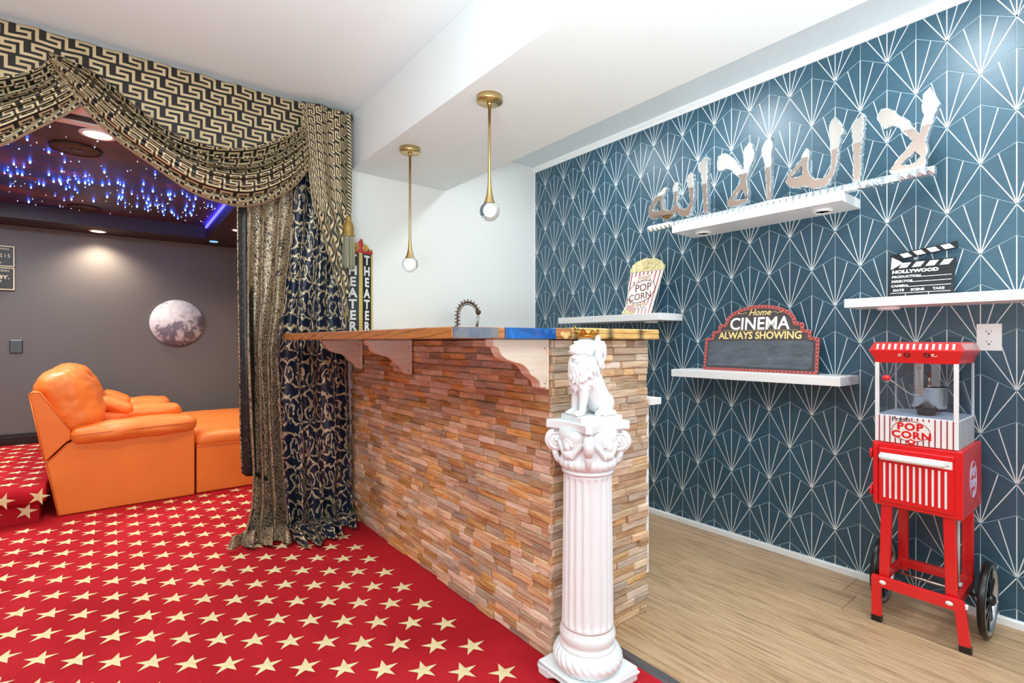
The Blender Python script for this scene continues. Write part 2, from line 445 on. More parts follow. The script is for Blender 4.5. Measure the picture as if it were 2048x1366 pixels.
# ================================================================== SETTING
XW = 2.675; YW = 3.082; ZC = 2.475          # tile wall, back wall, ceiling
YF = 5.87                                   # far wall of the theatre
floor = struct(MB().box(1.36, 2.75, -3.0, 3.1, -0.12, -0.004).build('floor', plain('subfloor', '#4a3b2c', 0.8)))
rp = random.Random(3)
pw = (2.665 - 1.405) / 7
for i in range(7):
    y = -1.6 + rp.random() * -1.0
    while y < 3.08:
        L = 1.22; y1 = min(y + L, 3.085)
        if y1 > -1.2:
            MB().box(1.405 + i * pw + 0.0008, 1.405 + (i + 1) * pw - 0.0008, max(y, -2.0) + 0.0008, y1 - 0.0008, -0.006, 0.0).build('plank', floor_wood, floor, bevel=0.0012, seg=1)
        y = y1
carpet = struct(MB().box(-3.2, 1.375, -3.0, YF, -0.12, 0.0).build('floor', carpet_m))
tr = MB(); tr.prism([(1.368, 0), (1.374, 0.006), (1.40, 0.007), (1.412, 0.0)], -3.0, 1.245, 'y')
struct(tr.build('trim_1', plain('grey_threshold_metal', '#6f7075', 0.35, 0.6)))
# woven stars: raised five-pointed stars of the carpet pattern, one mesh
def add_star(mb, M, R=0.0515, k=0.36, h=0.004):
    vs = [(0, 0, h)]
    for q in range(10):
        r = R if q % 2 == 0 else R * k
        a = q * PI / 5
        vs.append((r * math.cos(a), r * math.sin(a), 0.0012))
    mb.add([M @ Vector(v) for v in vs], [(0, 1 + q, 1 + (q + 1) % 10) for q in range(10)], 0)
sb = MB()
for n in range(-34, 16):
    for r_ in range(-30, 36):
        x = 0.004 + 0.0995 * n; y = 2.352 - 0.0862 * n + 0.1825 * r_
        if x > 1.31 or x < -3.1 or y > 4.16 or y < 0.3 or (x > 1.09 and y > 1.0): continue
        if x < -0.27 and y > 4.03: continue
        add_star(sb, Matrix.Translation((x, y, 0.0)) @ Matrix.Rotation(0.03, 4, 'Z'))
tag(sb.build('woven_stars', star_m, carpet, fix=False), kind='stuff')

# --- tiled wall
wall_r = struct(MB().box(XW + 0.0012, XW + 0.12, -2.0, YW + 0.2, 0, ZC + 0.06).build('wall_right', grout_m))
HW = 0.2035; RS = 0.1764; HH = RS * 4 / 3; ZT0, ZT1 = 0.028, 2.437
def hex_tile(cy, bz):
    """pointy-top hexagonal tile with its bottom vertex at (cy,bz): rays from the bottom vertex are inlaid lines"""
    g = 0.0009
    def P(a, b, x=0.0): return (XW - x, cy + a, bz + b)
    corners = [(0, 0), (HW / 2, HH / 4), (HW / 2, HH * 0.75), (0, HH), (-HW / 2, HH * 0.75), (-HW / 2, HH / 4)]
    c0 = (0, HH / 2)
    def shrink(p, d):
        L = math.hypot(p[0] - c0[0], p[1] - c0[1]); f = (L - d) / L
        return (c0[0] + (p[0] - c0[0]) * f, c0[1] + (p[1] - c0[1]) * f)
    a = [shrink(p, g * 1.2) for p in corners]; b = [shrink(p, g * 2.6) for p in corners]
    mb = MB()
    vs = [P(*p, -0.006) for p in a] + [P(*p, -0.0012) for p in a] + [P(*p, 0) for p in b]
    fs = [[12 + i for i in range(6)]]
    for i in range(6):
        j = (i + 1) % 6
        fs += [(i, j, 6 + j, 6 + i), (6 + i, 6 + j, 12 + j, 12 + i)]
    mb.add(vs, fs, 0)
    ends = [(-HW / 2, HH * 0.75), (-HW / 4, HH * 0.875), (0, HH), (HW / 4, HH * 0.875), (HW / 2, HH * 0.75)]
    for e in ends:
        L = math.hypot(*e); d = (e[0] / L, e[1] / L); nrm = (-d[1], d[0]); hw = 0.0017
        s0, s1 = 0.004, L - 0.003
        q = [(d[0] * s0 + nrm[0] * hw, d[1] * s0 + nrm[1] * hw), (d[0] * s0 - nrm[0] * hw, d[1] * s0 - nrm[1] * hw),
             (d[0] * s1 - nrm[0] * hw, d[1] * s1 - nrm[1] * hw), (d[0] * s1 + nrm[0] * hw, d[1] * s1 + nrm[1] * hw)]
        mb.add([P(*p, 0.0004) for p in q], [(0, 1, 2, 3)], 1)
    return mb
proto = None
for r_ in range(-2, 14):
    bz = 0.188 + RS * r_
    for n in range(-3, 16):
        cy = 1.737 + HW * (n - 7) + (HW / 2 if r_ % 2 else 0)
        if cy < 0.06 or cy - HW / 2 > YW: continue
        z0, z1, y1 = bz, bz + HH, cy + HW / 2
        if z1 < ZT0 or z0 > ZT1: continue
        if z0 >= ZT0 and z1 <= ZT1 and y1 <= YW:
            if proto is None:
                proto = hex_tile(0, 0).mesh('tile', [tile_m, line_m])
            o = link('tile', proto, wall_r, (0, cy, bz))
        else:
            me = hex_tile(cy, bz).mesh('tile', [tile_m, line_m])
            bm = bmesh.new(); bm.from_mesh(me)
            for co, no in (((0, 0, ZT0), (0, 0, -1)), ((0, 0, ZT1), (0, 0, 1)), ((0, YW - 0.001, 0), (0, 1, 0))):
                bmesh.ops.bisect_plane(bm, geom=bm.verts[:] + bm.edges[:] + bm.faces[:], dist=1e-6, plane_co=co, plane_no=no, clear_outer=True)
            if len(bm.faces) == 0: bm.free(); continue
            bm.to_mesh(me); bm.free(); link('tile', me, wall_r)
# baseboard, crown
struct(MB().prism([(XW, 0), (XW - 0.014, 0), (XW - 0.014, 0.024), (XW - 0.008, 0.03), (XW, 0.03)], -2.0, YW, 'y').build('baseboard_right', trim_white, fix=True))
cr = MB().prism([(XW + 0.006, ZT1), (XW - 0.008, ZT1), (XW - 0.010, ZT1 + 0.012), (XW - 0.022, ZT1 + 0.024), (XW - 0.024, ZC), (XW + 0.006, ZC)], -2.0, YW, 'y')
struct(cr.build('trim_2', trim_white))
struct(MB().box(XW - 0.004, XW + 0.001, YW - 0.005, YW, 0.03, ZT1).build('trim_3', trim_white))
# --- white back wall, header over the opening, ceilings
struct(MB().box(1.02, XW + 0.006, YW, YW + 0.12, 0, ZC).build('wall_back', white_wall))
struct(MB().box(-3.2, 1.02, YW, YW + 0.12, 2.17, ZC).build('wall_header', white_wall))
struct(MB().box(-3.2, XW + 0.12, -2.0, YW + 0.12, ZC, ZC + 0.1).build('ceiling', ceil_white))
struct(MB().box(1.156, 1.845, -2.0, YW, 2.14, ZC).build('ceiling_beam', ceil_white, bevel=0.003))
struct(MB().box(-3.3, -3.2, -3.0, YW + 0.12, 0, ZC).build('wall_left', plain('warm_white_paint', '#e6dcd2', 0.7)))
# --- theatre room
struct(MB().box(-3.3, 1.4, YF, YF + 0.1, 0, 2.3).build('wall_far', dark_wall_m))
struct(MB().box(1.25, 1.4, YW + 0.12, YF, 0, 2.3).build('wall_theatre_right', dark_wall_m))
struct(MB().box(-3.3, -3.2, YW + 0.12, YF, 0, 2.3).build('wall_theatre_left', dark_wall_m))
struct(MB().box(-3.2, 1.25, 5.5, YF, 2.045, 2.25).build('ceiling_soffit_far', dark_ceiling))
struct(MB().box(0.69, 1.25, YW + 0.12, 5.5, 2.045, 2.25).build('ceiling_soffit_right', dark_ceiling))
def nebula():
    t = NT('painted_night_sky'); p = t.pos()
    n = t.noise(t.mapping(p, (0.9, 2.2, 1), rot=(0, 0, 0.5)), 1.6, 6, 0.62, 0.8); n2 = t.noise(p, 0.9, 4, 0.6)
    col = t.ramp(n.outputs[0], [(0.28, srgb('#1a1830')), (0.42, srgb('#2a3a8a')), (0.50, srgb('#4a3468')), (0.60, srgb('#84405a')), (0.75, srgb('#33264a'))])
    col2 = t.mix(t.ramp(n2.outputs[0], [(0.46, (0, 0, 0, 1)), (0.64, (1, 1, 1, 1))]), col, srgb('#46312f'))
    t.set(Base_Color=col2, Roughness=0.45); return t.m
panel = struct(MB().box(-3.2, 0.69, 3.30, 5.5, 2.16, 2.2).build('ceiling_star_panel', nebula()))
struct(MB().box(-3.2, 0.69, 3.205, 3.24, 2.155, 2.2).build('trim_4', dark_ceiling))
struct(MB().box(-3.2, 0.69, 3.24, 3.30, 2.15, 2.2).build('trim_5', trim_white))
bb = MB(); bb.prism([(YF, 0.22), (YF - 0.018, 0.22), (YF - 0.018, 0.285), (YF - 0.012, 0.292), (YF - 0.012, 0.305), (YF - 0.006, 0.312), (YF, 0.312)], -3.2, 1.25, 'x')
struct(bb.build('baseboard_far', black_gloss))
# fibre-optic stars in the star panel (one object: far too many to count)
blue_star = emit('blue_fibre_light', '#3a66ff', 34.0); white_star = emit('white_fibre_light', '#d8dcff', 10.0)
st = MB(); rs = random.Random(11)
for i in range(150):
    u = rs.random(); x = -0.95 + 1.6 * u; y = 4.15 + 0.75 * u + rs.gauss(0, 0.30)
    if not (3.45 < y < 5.42 and x < 0.62): continue
    r = rs.uniform(0.003, 0.0062); st.ball((x, y, 2.152), r, 8, 0, (1, 1, 1.5))
for i in range(150):
    x = rs.uniform(-1.2, 0.66); y = rs.uniform(3.4, 5.46); st.ball((x, y, 2.158), rs.uniform(0.0012, 0.0028), 6, 1)
tag(st.build('fibre_star', [blue_star, white_star], panel, fix=False), kind='stuff')
led = tag(MB().box(0.676, 0.689, 3.6, 5.46, 2.135, 2.15).build('led_strip', emit('blue_led_light', '#3b39ff', 9.0)), 'glowing blue LED light strip along the edge of the star ceiling', 'light strip')
# platform with carpet nosing
zp = 0.22
pf = thing('carpeted_platform', 'red star-carpeted raised platform step behind the orange recliner sofa', 'platform', (0, 0, 0))
MB().box(-3.2, -0.345, 4.13, YF - 0.02, 0.001, 0.155).build('riser', carpet_m, pf)
nb = MB(); pr = [(4.085 + 0.045 - 0.045 * math.sin(a), 0.17 + (0.05 * -math.cos(a))) for a in [i * PI / 10 for i in range(11)]]
nb.prism([(YF - 0.02, 0.12)] + [(4.115 - 0.05 * math.sin(i * PI / 10), 0.17 - 0.05 * math.cos(i * PI / 10)) for i in range(11)] + [(YF - 0.02, 0.22)], -3.2, -0.315, 'x', smooth=False)
nb.build('step_tread', carpet_m, pf, bevel=0.01)
sb = MB()
for n in range(-34, 4):
    for r_ in range(-2, 22):
        x = 0.004 + 0.0995 * n; y = 2.352 - 0.0862 * n + 0.1825 * r_
        if x > -0.37 or x < -1.4: continue
        if 4.15 < y < YF - 0.08: add_star(sb, Matrix.Translation((x, y, 0.2205)))
for x in (-0.40, -0.55, -0.70, -0.85):
    add_star(sb, Matrix.Translation((x, 4.128, 0.075)) @ Matrix.Rotation(PI / 2, 4, 'X'))
    add_star(sb, Matrix.Translation((x + 0.06, 4.064, 0.165)) @ Matrix.Rotation(PI / 2, 4, 'X'))
tag(sb.build('woven_stars', star_m, pf, fix=False), kind='stuff')

# ================================================================== THEATRE LIGHTS AND CEILING SPEAKERS
lens_on = emit('warm_lamp_lens', '#ffe6c0', 14.0)
def downlight(loc, label, r=0.06):
    t = thing('recessed_downlight', label, 'ceiling light', loc, group='downlights in the theatre ceiling')
    MB().lathe([(r * 0.78, 0.0), (r * 0.80, -0.006), (r, -0.006), (r + 0.004, 0.0)], n=28).build('trim_ring', trim_white, t)
    MB().lathe([(1e-6, -0.004), (r * 0.78, -0.004), (r * 0.78, 0.0)], n=28).build('lens', lens_on, t, fix=False)
    return t
downlight((-0.10, 5.70, 2.044), 'glowing round downlight near the charcoal wall above the moon picture')
downlight((0.85, 4.90, 2.044), 'small starry downlight in the dark soffit beside the bronze drape', 0.045)
downlight((-0.06, 3.40, 2.158), 'large bright downlight in the star ceiling beside the draped swag', 0.075)
t = thing('soffit_lamp', 'dim blue round lamp in the dark soffit near its corner', 'ceiling light', (0.765, 5.60, 2.044))
MB().lathe([(1e-6, -0.006), (0.034, -0.006), (0.038, 0)], n=24).build('lens', emit('pale_blue_lens', '#7fc3e8', 1.2), t)
sp_m = plain('tan_speaker_grille', '#4b3d38', 0.6, grain=0.1, gscale=300)
for (x, y, r, lb) in ((-0.16, 3.73, 0.115, 'round ceiling speaker in the star ceiling nearest the big downlight'), (-0.18, 5.32, 0.10, 'round ceiling speaker with a dark centre at the far edge of the star ceiling')):
    t = thing('ceiling_speaker', lb, 'speaker', (x, y, 2.159), group='round speakers in the star ceiling')
    MB().lathe([(1e-6, -0.006), (r * 0.9, -0.006), (r * 0.93, -0.002)], n=40).build('grille', sp_m, t)
    MB().lathe([(r * 0.93, 0.0), (r * 0.95, -0.010), (r, -0.010), (r + 0.004, 0.0)], n=40).build('rim', plain('brown_speaker_rim', '#2e2422', 0.5), t)
    MB().lathe([(1e-6, -0.009), (r * 0.2, -0.009), (r * 0.28, -0.005)], n=24).build('centre_cap', black_plastic, t)

# ================================================================== THINGS ON THE CHARCOAL WALL
def moon_mat():
    t = NT('moon_print'); c = t.coord('Object')
    n = t.noise(c, 7.5, 5, 0.58, 0.2); n2 = t.noise(c, 34, 5, 0.65); vo = t.node('ShaderNodeTexVoronoi'); vo.inputs['Scale'].default_value = 22; t.link(c, vo.inputs['Vector'])
    sx = t.node('ShaderNodeSeparateXYZ'); t.link(c, sx.inputs[0])
    bias = t.math('MULTIPLY', sx.outputs[2], -0.55)
    f = t.math('ADD', t.math('ADD', n.outputs[0], bias), t.math('MULTIPLY', t.math('SUBTRACT', n2.outputs[0], 0.5), 0.35))
    col = t.ramp(f, [(0.47, srgb('#e9eaf0')), (0.52, srgb('#cfd0da')), (0.56, srgb('#8d8d9c')), (0.72, srgb('#77788a'))])
    cr = t.ramp(vo.outputs['Distance'], [(0.0, srgb('#f0e8e6')), (0.12, (1, 1, 1, 1)), (0.9, srgb('#d8d0d2'))])
    t.set(Base_Color=t.mix(0.6, col, cr, 'MULTIPLY'), Roughness=0.7); return t.m
t = thing('moon_wall_disc', 'round grey and white full moon picture disc on the charcoal wall', 'wall art', (0.492, YF - 0.004, 1.262))
MB().lathe([(1e-6, 0), (0.218, 0), (0.22, 0.003), (0.22, 0.022), (1e-6, 0.022)], n=64, M=Matrix.Rotation(-PI / 2, 4, 'X') @ Matrix.Scale(-1, 4, (0, 0, 1))).build('disc', moon_mat(), t)
def plaque(z0, z1, label, x1=-0.637, x0=-1.13):
    t = thing('cinema_plaque', label, 'sign', (x1, YF - 0.003, z0), 0, 'black plaques on the charcoal wall')
    W = x1 - x0; H = z1 - z0
    MB().box(-W, 0, -0.018, 0, 0, H).build('board', plain('slate_sign_board', '#2f3034', 0.5), t, bevel=0.002)
    b = 0.008; fr = MB()
    for a in ((-W, 0, 0, b), (-W, 0, H - b, H), (-W, -W + b, b, H - b), (-b, 0, b, H - b)): fr.box(a[0], a[1], -0.021, -0.018, a[2], a[3])
    fr.build('border', plain('pale_gold_border', '#e4dcb4', 0.5), t)
    return t
sg_m = plain('pale_gold_letter', '#e9e2be', 0.5)
p1 = plaque(1.697, 1.868, 'upper black wall sign with pale border on the charcoal wall')
text('lettering', 'PICTURES', 0.022, sg_m, p1, (-0.032, -0.0187, 0.138), xs=1.3, align='RIGHT')
text('lettering', 'G E N E S I S', 0.042, sg_m, p1, (-0.026, -0.0187, 0.075), xs=0.85, align='RIGHT')
text('lettering', 'South', 0.020, sg_m, p1, (-0.075, -0.0187, 0.025), xs=1.2, align='RIGHT')
p2 = plaque(1.505, 1.690, 'lower black wall sign with pale border under the other one on the charcoal wall')
text('lettering', 'PICTURES', 0.022, sg_m, p2, (-0.032, -0.0187, 0.150), xs=1.3, align='RIGHT')
text('lettering', 'DOLBY.', 0.040, sg_m, p2, (-0.030, -0.0187, 0.092), xs=1.25, off=0.0012, align='RIGHT')
text('lettering', 'DIGITAL 05', 0.026, sg_m, p2, (-0.075, -0.0187, 0.062), xs=1.2, align='RIGHT')
t = thing('wall_plate', 'small glossy black socket plate low on the charcoal wall', 'outlet', (-0.63, YF - 0.002, 1.038))
MB().box(-0.04, 0.04, -0.008, 0, -0.055, 0.055).build('plate', plain('black_glass_plate', '#0b0d12', 0.05), t, bevel=0.004)
for z in (0.018, -0.018):
    MB().lathe([(1e-6, 0), (0.011, 0), (0.011, 0.003)], n=16, M=Matrix.Translation((0, -0.0085, z)) @ Matrix.Rotation(PI / 2, 4, 'X')).build('socket', plain('grey_socket', '#4b5058', 0.3), t)

# ================================================================== HOME BAR
bar = thing('home_bar', 'home bar clad in brown stacked wood strips under the resin counter', 'bar', (0, 0, 0))
BX, BY, BXR = 1.155, 1.245, 1.68
MB().box(BX + 0.014, BXR - 0.004, BY + 0.014, 3.075, 0.0, 1.0875).build('core', plain('dark_backing_board', '#4a3323', 0.8), bar)
def slat_mesh(axis, seed):
    """unit strip of wood with chamfered, slightly uneven face; length along axis, face towards -x / -y"""
    r = random.Random(seed); mb = MB()
    e = 0.02
    c = 0.07
    L0, L1, H0, H1 = -0.5, 0.5, -0.5, 0.5
    def V(l, d, h): return (d, l, h) if axis == 'y' else (l, d, h)
    j = lambda s: r.uniform(-s, s)
    vs = [V(L0, 1, H0), V(L1, 1, H0), V(L1, 1, H1), V(L0, 1, H1),
          V(L0, 0.22, H0), V(L1, 0.22, H0), V(L1, 0.22, H1), V(L0, 0.22, H1),
          V(L0 + e, 0 + abs(j(.12)), H0 + c), V(L1 - e, 0 + abs(j(.12)), H0 + c), V(L1 - e, abs(j(.12)), H1 - c), V(L0 + e, abs(j(.12)), H1 - c),
          V(j(.2), abs(j(.12)), H0 + c + abs(j(.12))), V(j(.2), abs(j(.12)), H1 - c - abs(j(.12))), V(0, 0.22, H0), V(0, 0.22, H1)]
    fs = [(0, 1, 5, 14, 4), (1, 2, 6, 5), (2, 3, 7, 15, 6), (3, 0, 4, 7), (4, 14, 12, 8), (14, 5, 9, 12), (5, 6, 10, 9), (6, 15, 13, 10), (15, 7, 11, 13), (7, 4, 8, 11), (8, 12, 13, 11), (12, 9, 10, 13)]
    mb.add(vs, fs, 0)
    return mb
RH = 1.084 / 40
rr = random.Random(21); slats = []
for k in range(40):
    zc = 0.001 + RH * (k + 0.5)
    y = BY + 0.004 - rr.random() * 0.0
    pr = rr.uniform(0.0, 0.008)
    first = True
    while y < 3.05:
        L = rr.choice([0.06, 0.08, 0.10, 0.11, 0.125, 0.14, 0.16, 0.19])
        y1 = min(y + L, 3.07)
        d = rr.choice([0.0, 0.002, 0.005, 0.008, 0.010, 0.014])
        slats.append(('y', (y + y1) / 2, (y1 - y) - 0.0012, zc, d)); y = y1
    x = BX + rr.choice([0.0, 0.002, 0.006])
    while x < BXR - 0.012:
        L = rr.choice([0.06, 0.08, 0.10, 0.12, 0.14, 0.165, 0.20]); x1 = min(x + L, BXR)
        if BXR - x1 < 0.03: x1 = BXR + rr.choice([0, 0, 0.004])
        d = rr.choice([0.0, 0.002, 0.005, 0.008, 0.010, 0.014])
        slats.append(('x', (x + x1) / 2, (x1 - x) - 0.0012, zc, d)); x = x1
def slat_size(s):
    ax, c, L, z, d = s
    p = (BX, c) if ax == 'y' else (c, BY)
    D = math.hypot(*p); cosf = p[0] / D if ax == 'y' else p[1] / D
    return L * cosf / D ** 2
slats.sort(key=slat_size, reverse=True)
SM = {a: [slat_mesh(a, q).mesh('slat', [slat_wood_y if a == 'y' else slat_wood_x]) for q in range(6)] for a in 'xy'}
for me in SM['x'] + SM['y']:
    bm = bmesh.new(); bm.from_mesh(me); bmesh.ops.recalc_face_normals(bm, faces=bm.faces); bm.to_mesh(me); bm.free()
rest = MB()
for q, s in enumerate(slats):
    ax, c, L, z, d = s
    dep = 0.021 - d
    if q < 298:
        me = SM[ax][q % 6]
        if ax == 'y': o = link('slat', me, bar, (BX + d - 0.003, c, z)); o.scale = (dep, L, RH - 0.001)
        else: o = link('slat', me, bar, (c, BY + d - 0.003, z)); o.scale = (L, dep, RH - 0.001)
    else:
        M = (Matrix.Translation((BX + d - 0.003, c, z)) @ Matrix.Diagonal((dep, L, RH - 0.001, 1))) if ax == 'y' else (Matrix.Translation((c, BY + d - 0.003, z)) @ Matrix.Diagonal((L, dep, RH - 0.001, 1)))
        t_ = slat_mesh(ax, q); rest.add([M @ Vector(v) for v in t_.v], t_.f, 0 if ax == 'y' else 1)
tag(rest.build('slat_field', [slat_wood_y, slat_wood_x], bar), kind='stuff')
MB().box(BXR + 0.002, BXR + 0.02, BY + 0.012, 3.07, 0.15, 0.825).build('back_panel', trim_white, bar, bevel=0.002)
MB().box(BXR + 0.002, BXR + 0.07, BY - 0.012, 3.07, 0.826, 0.853).build('inner_ledge', trim_white, bar, bevel=0.002)
# corbels
def corbel(yc, half=0.024):
    H0, H1 = 0.925, 1.087; X0 = 0.926
    pts = [(BX, H1), (X0, H1), (X0, H1 - 0.022), (X0 + 0.02, H1 - 0.026)]
    curve = [(X0 + 0.024, H1 - 0.040), (X0 + 0.04, H1 - 0.058), (X0 + 0.075, H1 - 0.072), (X0 + 0.115, H1 - 0.082), (X0 + 0.14, H1 - 0.100), (X0 + 0.15, H1 - 0.116), (X0 + 0.172, H1 - 0.128), (X0 + 0.19, H1 - 0.144), (X0 + 0.196, H0)]
    pts += [tuple(p)[:2] for p in smooth_path([(a, b, 0) for a, b in curve], 28)]
    pts += [(BX, H0)]
    o = MB().prism(pts, yc - half, yc + half, 'y').build('corbel', corbel_wood, bar, bevel=0.003)
    sc = MB()
    for z in (H1 - 0.03, H0 + 0.015): sc.lathe([(1e-6, 0.0015), (0.0035, 0.0015), (0.004, 0)], n=12, M=Matrix.Translation((BX - 0.018, yc - half, z)) @ Matrix.Rotation(PI / 2, 4, 'X'))
    sc.build('screw', chrome, o)
    bp = MB().box(BX - 0.012, BX - 0.002, yc - half - 0.006, yc + half + 0.006, H0 - 0.006, H1).build('back_plate', corbel_wood, o, bevel=0.002)
for yc in (1.285, 2.275, 2.90): corbel(yc)
# countertop
CT0, CT1 = 1.088, 1.123
ct = thing('bar_countertop', 'live-edge wood and blue resin counter slab on top of the home bar', 'countertop', (0, 0, 0))
def wavy(x, y, a, s): return x + a * noise.noise((y * 5, s, 0)) + a * 0.5 * noise.noise((y * 14, s, 3))
Y0 = 1.212
def strip(xa, xb, y0, y1, aa, ab, sa, sb, n=40, z0=CT0, z1=CT1):
    ys = [y0 + (y1 - y0) * i / n for i in range(n + 1)]
    fa = (lambda y: wavy(xa(y) if callable(xa) else xa, y, aa, sa)); fb = (lambda y: wavy(xb(y) if callable(xb) else xb, y, ab, sb))
    return MB().prism([(fa(y), y) for y in ys] + [(fb(y), y) for y in ys[::-1]], z0, z1, 'z', smooth=False)
front = lambda y: 0.748 - 0.016 * max(0, (y - 1.9))
strip(front, 0.935, Y0 + 0.004, 2.945, 0.004, 0.02, 1, 2).build('walnut_slab', walnut_m, ct, bevel=0.003)
strip(0.935, 1.145, Y0, 2.945, 0.02, 0.02, 2, 5).build('resin_river', blue_resin, ct, bevel=0.002)
strip(1.145, 1.215, Y0, 2.945, 0.02, 0.0, 5, 6).build('inner_slab', walnut_m, ct, bevel=0.002)
pn = MB(); zt = CT1 + 0.004
pn.prism([(Y0, CT0), (Y0 - 0.004, CT0 + 0.004), (Y0 - 0.004, CT0 + 0.016), (Y0, CT0 + 0.019), (Y0 - 0.004, CT0 + 0.022), (Y0 - 0.004, zt - 0.004), (Y0, zt), (3.07, zt), (3.07, CT0)], 1.2155, 1.70, 'x')
pn.build('scorched_board', burnt_m, ct, bevel=0.003)
sr = MB(); xs = [0.75 + 0.155 * i / 20 for i in range(21)]
sr.prism([(x, CT0 + 0.002 + (0.012 * max(0, noise.noise((x * 40, 1, 0))) if x > 0.87 else 0)) for x in xs] + [(x, CT1 - 0.0015) for x in xs[::-1]], Y0 - 0.002, Y0 + 0.02, 'y')
sr.build('smoky_resin_end', smoky_resin, ct)
kn = MB(); kp = [(1.155 + 0.0 + 0.022 * math.cos(a) * (1 + 0.3 * noise.noise((a, 2, 1))), 1.103 + 0.011 * math.sin(a) * (1 + 0.35 * math.sin(3 * a))) for a in [i * PI / 12 for i in range(24)]]
kn.prism([(a + 0.03, b) for a, b in kp], Y0 - 0.003, Y0 + 0.01, 'y'); kn.build('knot_inlay', pine_wood, ct)

# ================================================================== PEDESTAL
PX, PY = 1.2015, 1.1265
ped = thing('fluted_pedestal', 'white fluted plaster column pedestal standing at the corner of the bar', 'pedestal', (PX, PY, 0))
a = 0.1125
pl = MB(); pl.box(-a, a, -a, a, 0.028, 0.044)
for sx_ in (-1, 1):
    for sy_ in (-1, 1):
        pts = [(sx_ * a, sy_ * a), (sx_ * a, sy_ * a * 0.62), (sx_ * a * 0.9, sy_ * a * 0.55), (sx_ * a * 0.55, sy_ * a * 0.9), (sx_ * a * 0.62, sy_ * a)]
        pl.prism(pts, 0.0, 0.028, 'z')
for k in range(4):
    M = Matrix.Rotation(k * PI / 2, 4, 'Z')
    arc = [(-a * 0.62, 0.028)] + [(-a * 0.62 + a * 1.24 * i / 16, 0.002 + 0.024 * math.sin(PI * i / 16)) for i in range(17)] + [(a * 0.62, 0.028)]
    pl.prism(arc, -a, -a + 0.018, 'y', M=M)
pl.build('plinth', plaster, ped, bevel=0.006, seg=3)
to = MB(); N = 216
prof = [(0.06, 0.044)] + [(0.088 + 0.024 * math.sin(PI * (0.08 + 0.84 * i / 14)), 0.045 + 0.066 * i / 14) for i in range(15)] + [(0.07, 0.112)]
def rope(r, z, an, j): return r - 0.0045 * (1 - abs(math.sin(14 * an + z * 95))) ** 1.5 * (1 if 0 < j < 16 else 0)
to.lathe(prof, n=N, rfun=rope); to.build('rope_torus', plaster, ped)
rg = MB(); rg.lathe([(0.07, 0.108), (0.088, 0.110), (0.0905, 0.116), (0.0885, 0.122), (0.084, 0.126), (0.084, 0.131), (0.0870, 0.136), (0.0895, 0.148), (0.0880, 0.160), (0.0835, 0.168), (0.0835, 0.172), (0.082, 0.176), (0.07, 0.178)], n=64)
rg.build('base_rings', plaster, ped)
def flute(r, z, an, j):
    if z < 0.185 or z > 0.655: return r
    e = min(1, (z - 0.185) / 0.012, (0.655 - z) / 0.012)
    s_ = abs(math.sin(10 * an))
    return r - 0.0062 * max(0, s_ - 0.25) / 0.75 * e
sh = MB(); zs = [0.176, 0.184, 0.19, 0.196, 0.20, 0.3, 0.45, 0.6, 0.64, 0.645, 0.65, 0.656, 0.664]
sh.lathe([(0.0825 - 0.0055 * (z - 0.176) / 0.49, z) for z in zs], n=240, rfun=flute); sh.build('shaft', plaster, ped)
cp = MB()
cp.lathe([(0.07, 0.662), (0.0815, 0.664), (0.083, 0.668), (0.0815, 0.672), (0.079, 0.674), (0.078, 0.68)], n=56)
def eggs(r, z, an, j): return r + 0.004 * abs(math.sin(12 * an)) * (1 if 1 <= j <= 5 else 0)
cp.lathe([(0.078, 0.676), (0.083, 0.680), (0.088, 0.688), (0.090, 0.696), (0.088, 0.704), (0.085, 0.709), (0.084, 0.712), (0.086, 0.74), (0.090, 0.77), (0.095, 0.802)], n=144, rfun=eggs)
cp.build('bell', plaster, ped)
ab = MB(); aa = 0.101; c_ = 0.014; outl = []
for k in range(4):
    M = Matrix.Rotation(k * PI / 2, 4, 'Z')
    for i in range(13):
        x = -(aa - c_) + 2 * (aa - c_) * i / 12
        y = -aa + 0.020 * math.sin(PI * i / 12) ** 0.8
        p = M @ Vector((x, y, 0)); outl.append((p.x, p.y))
ab.prism(outl, 0.802, 0.828, 'z'); ab.build('abacus', plaster, ped, bevel=0.003, seg=2)
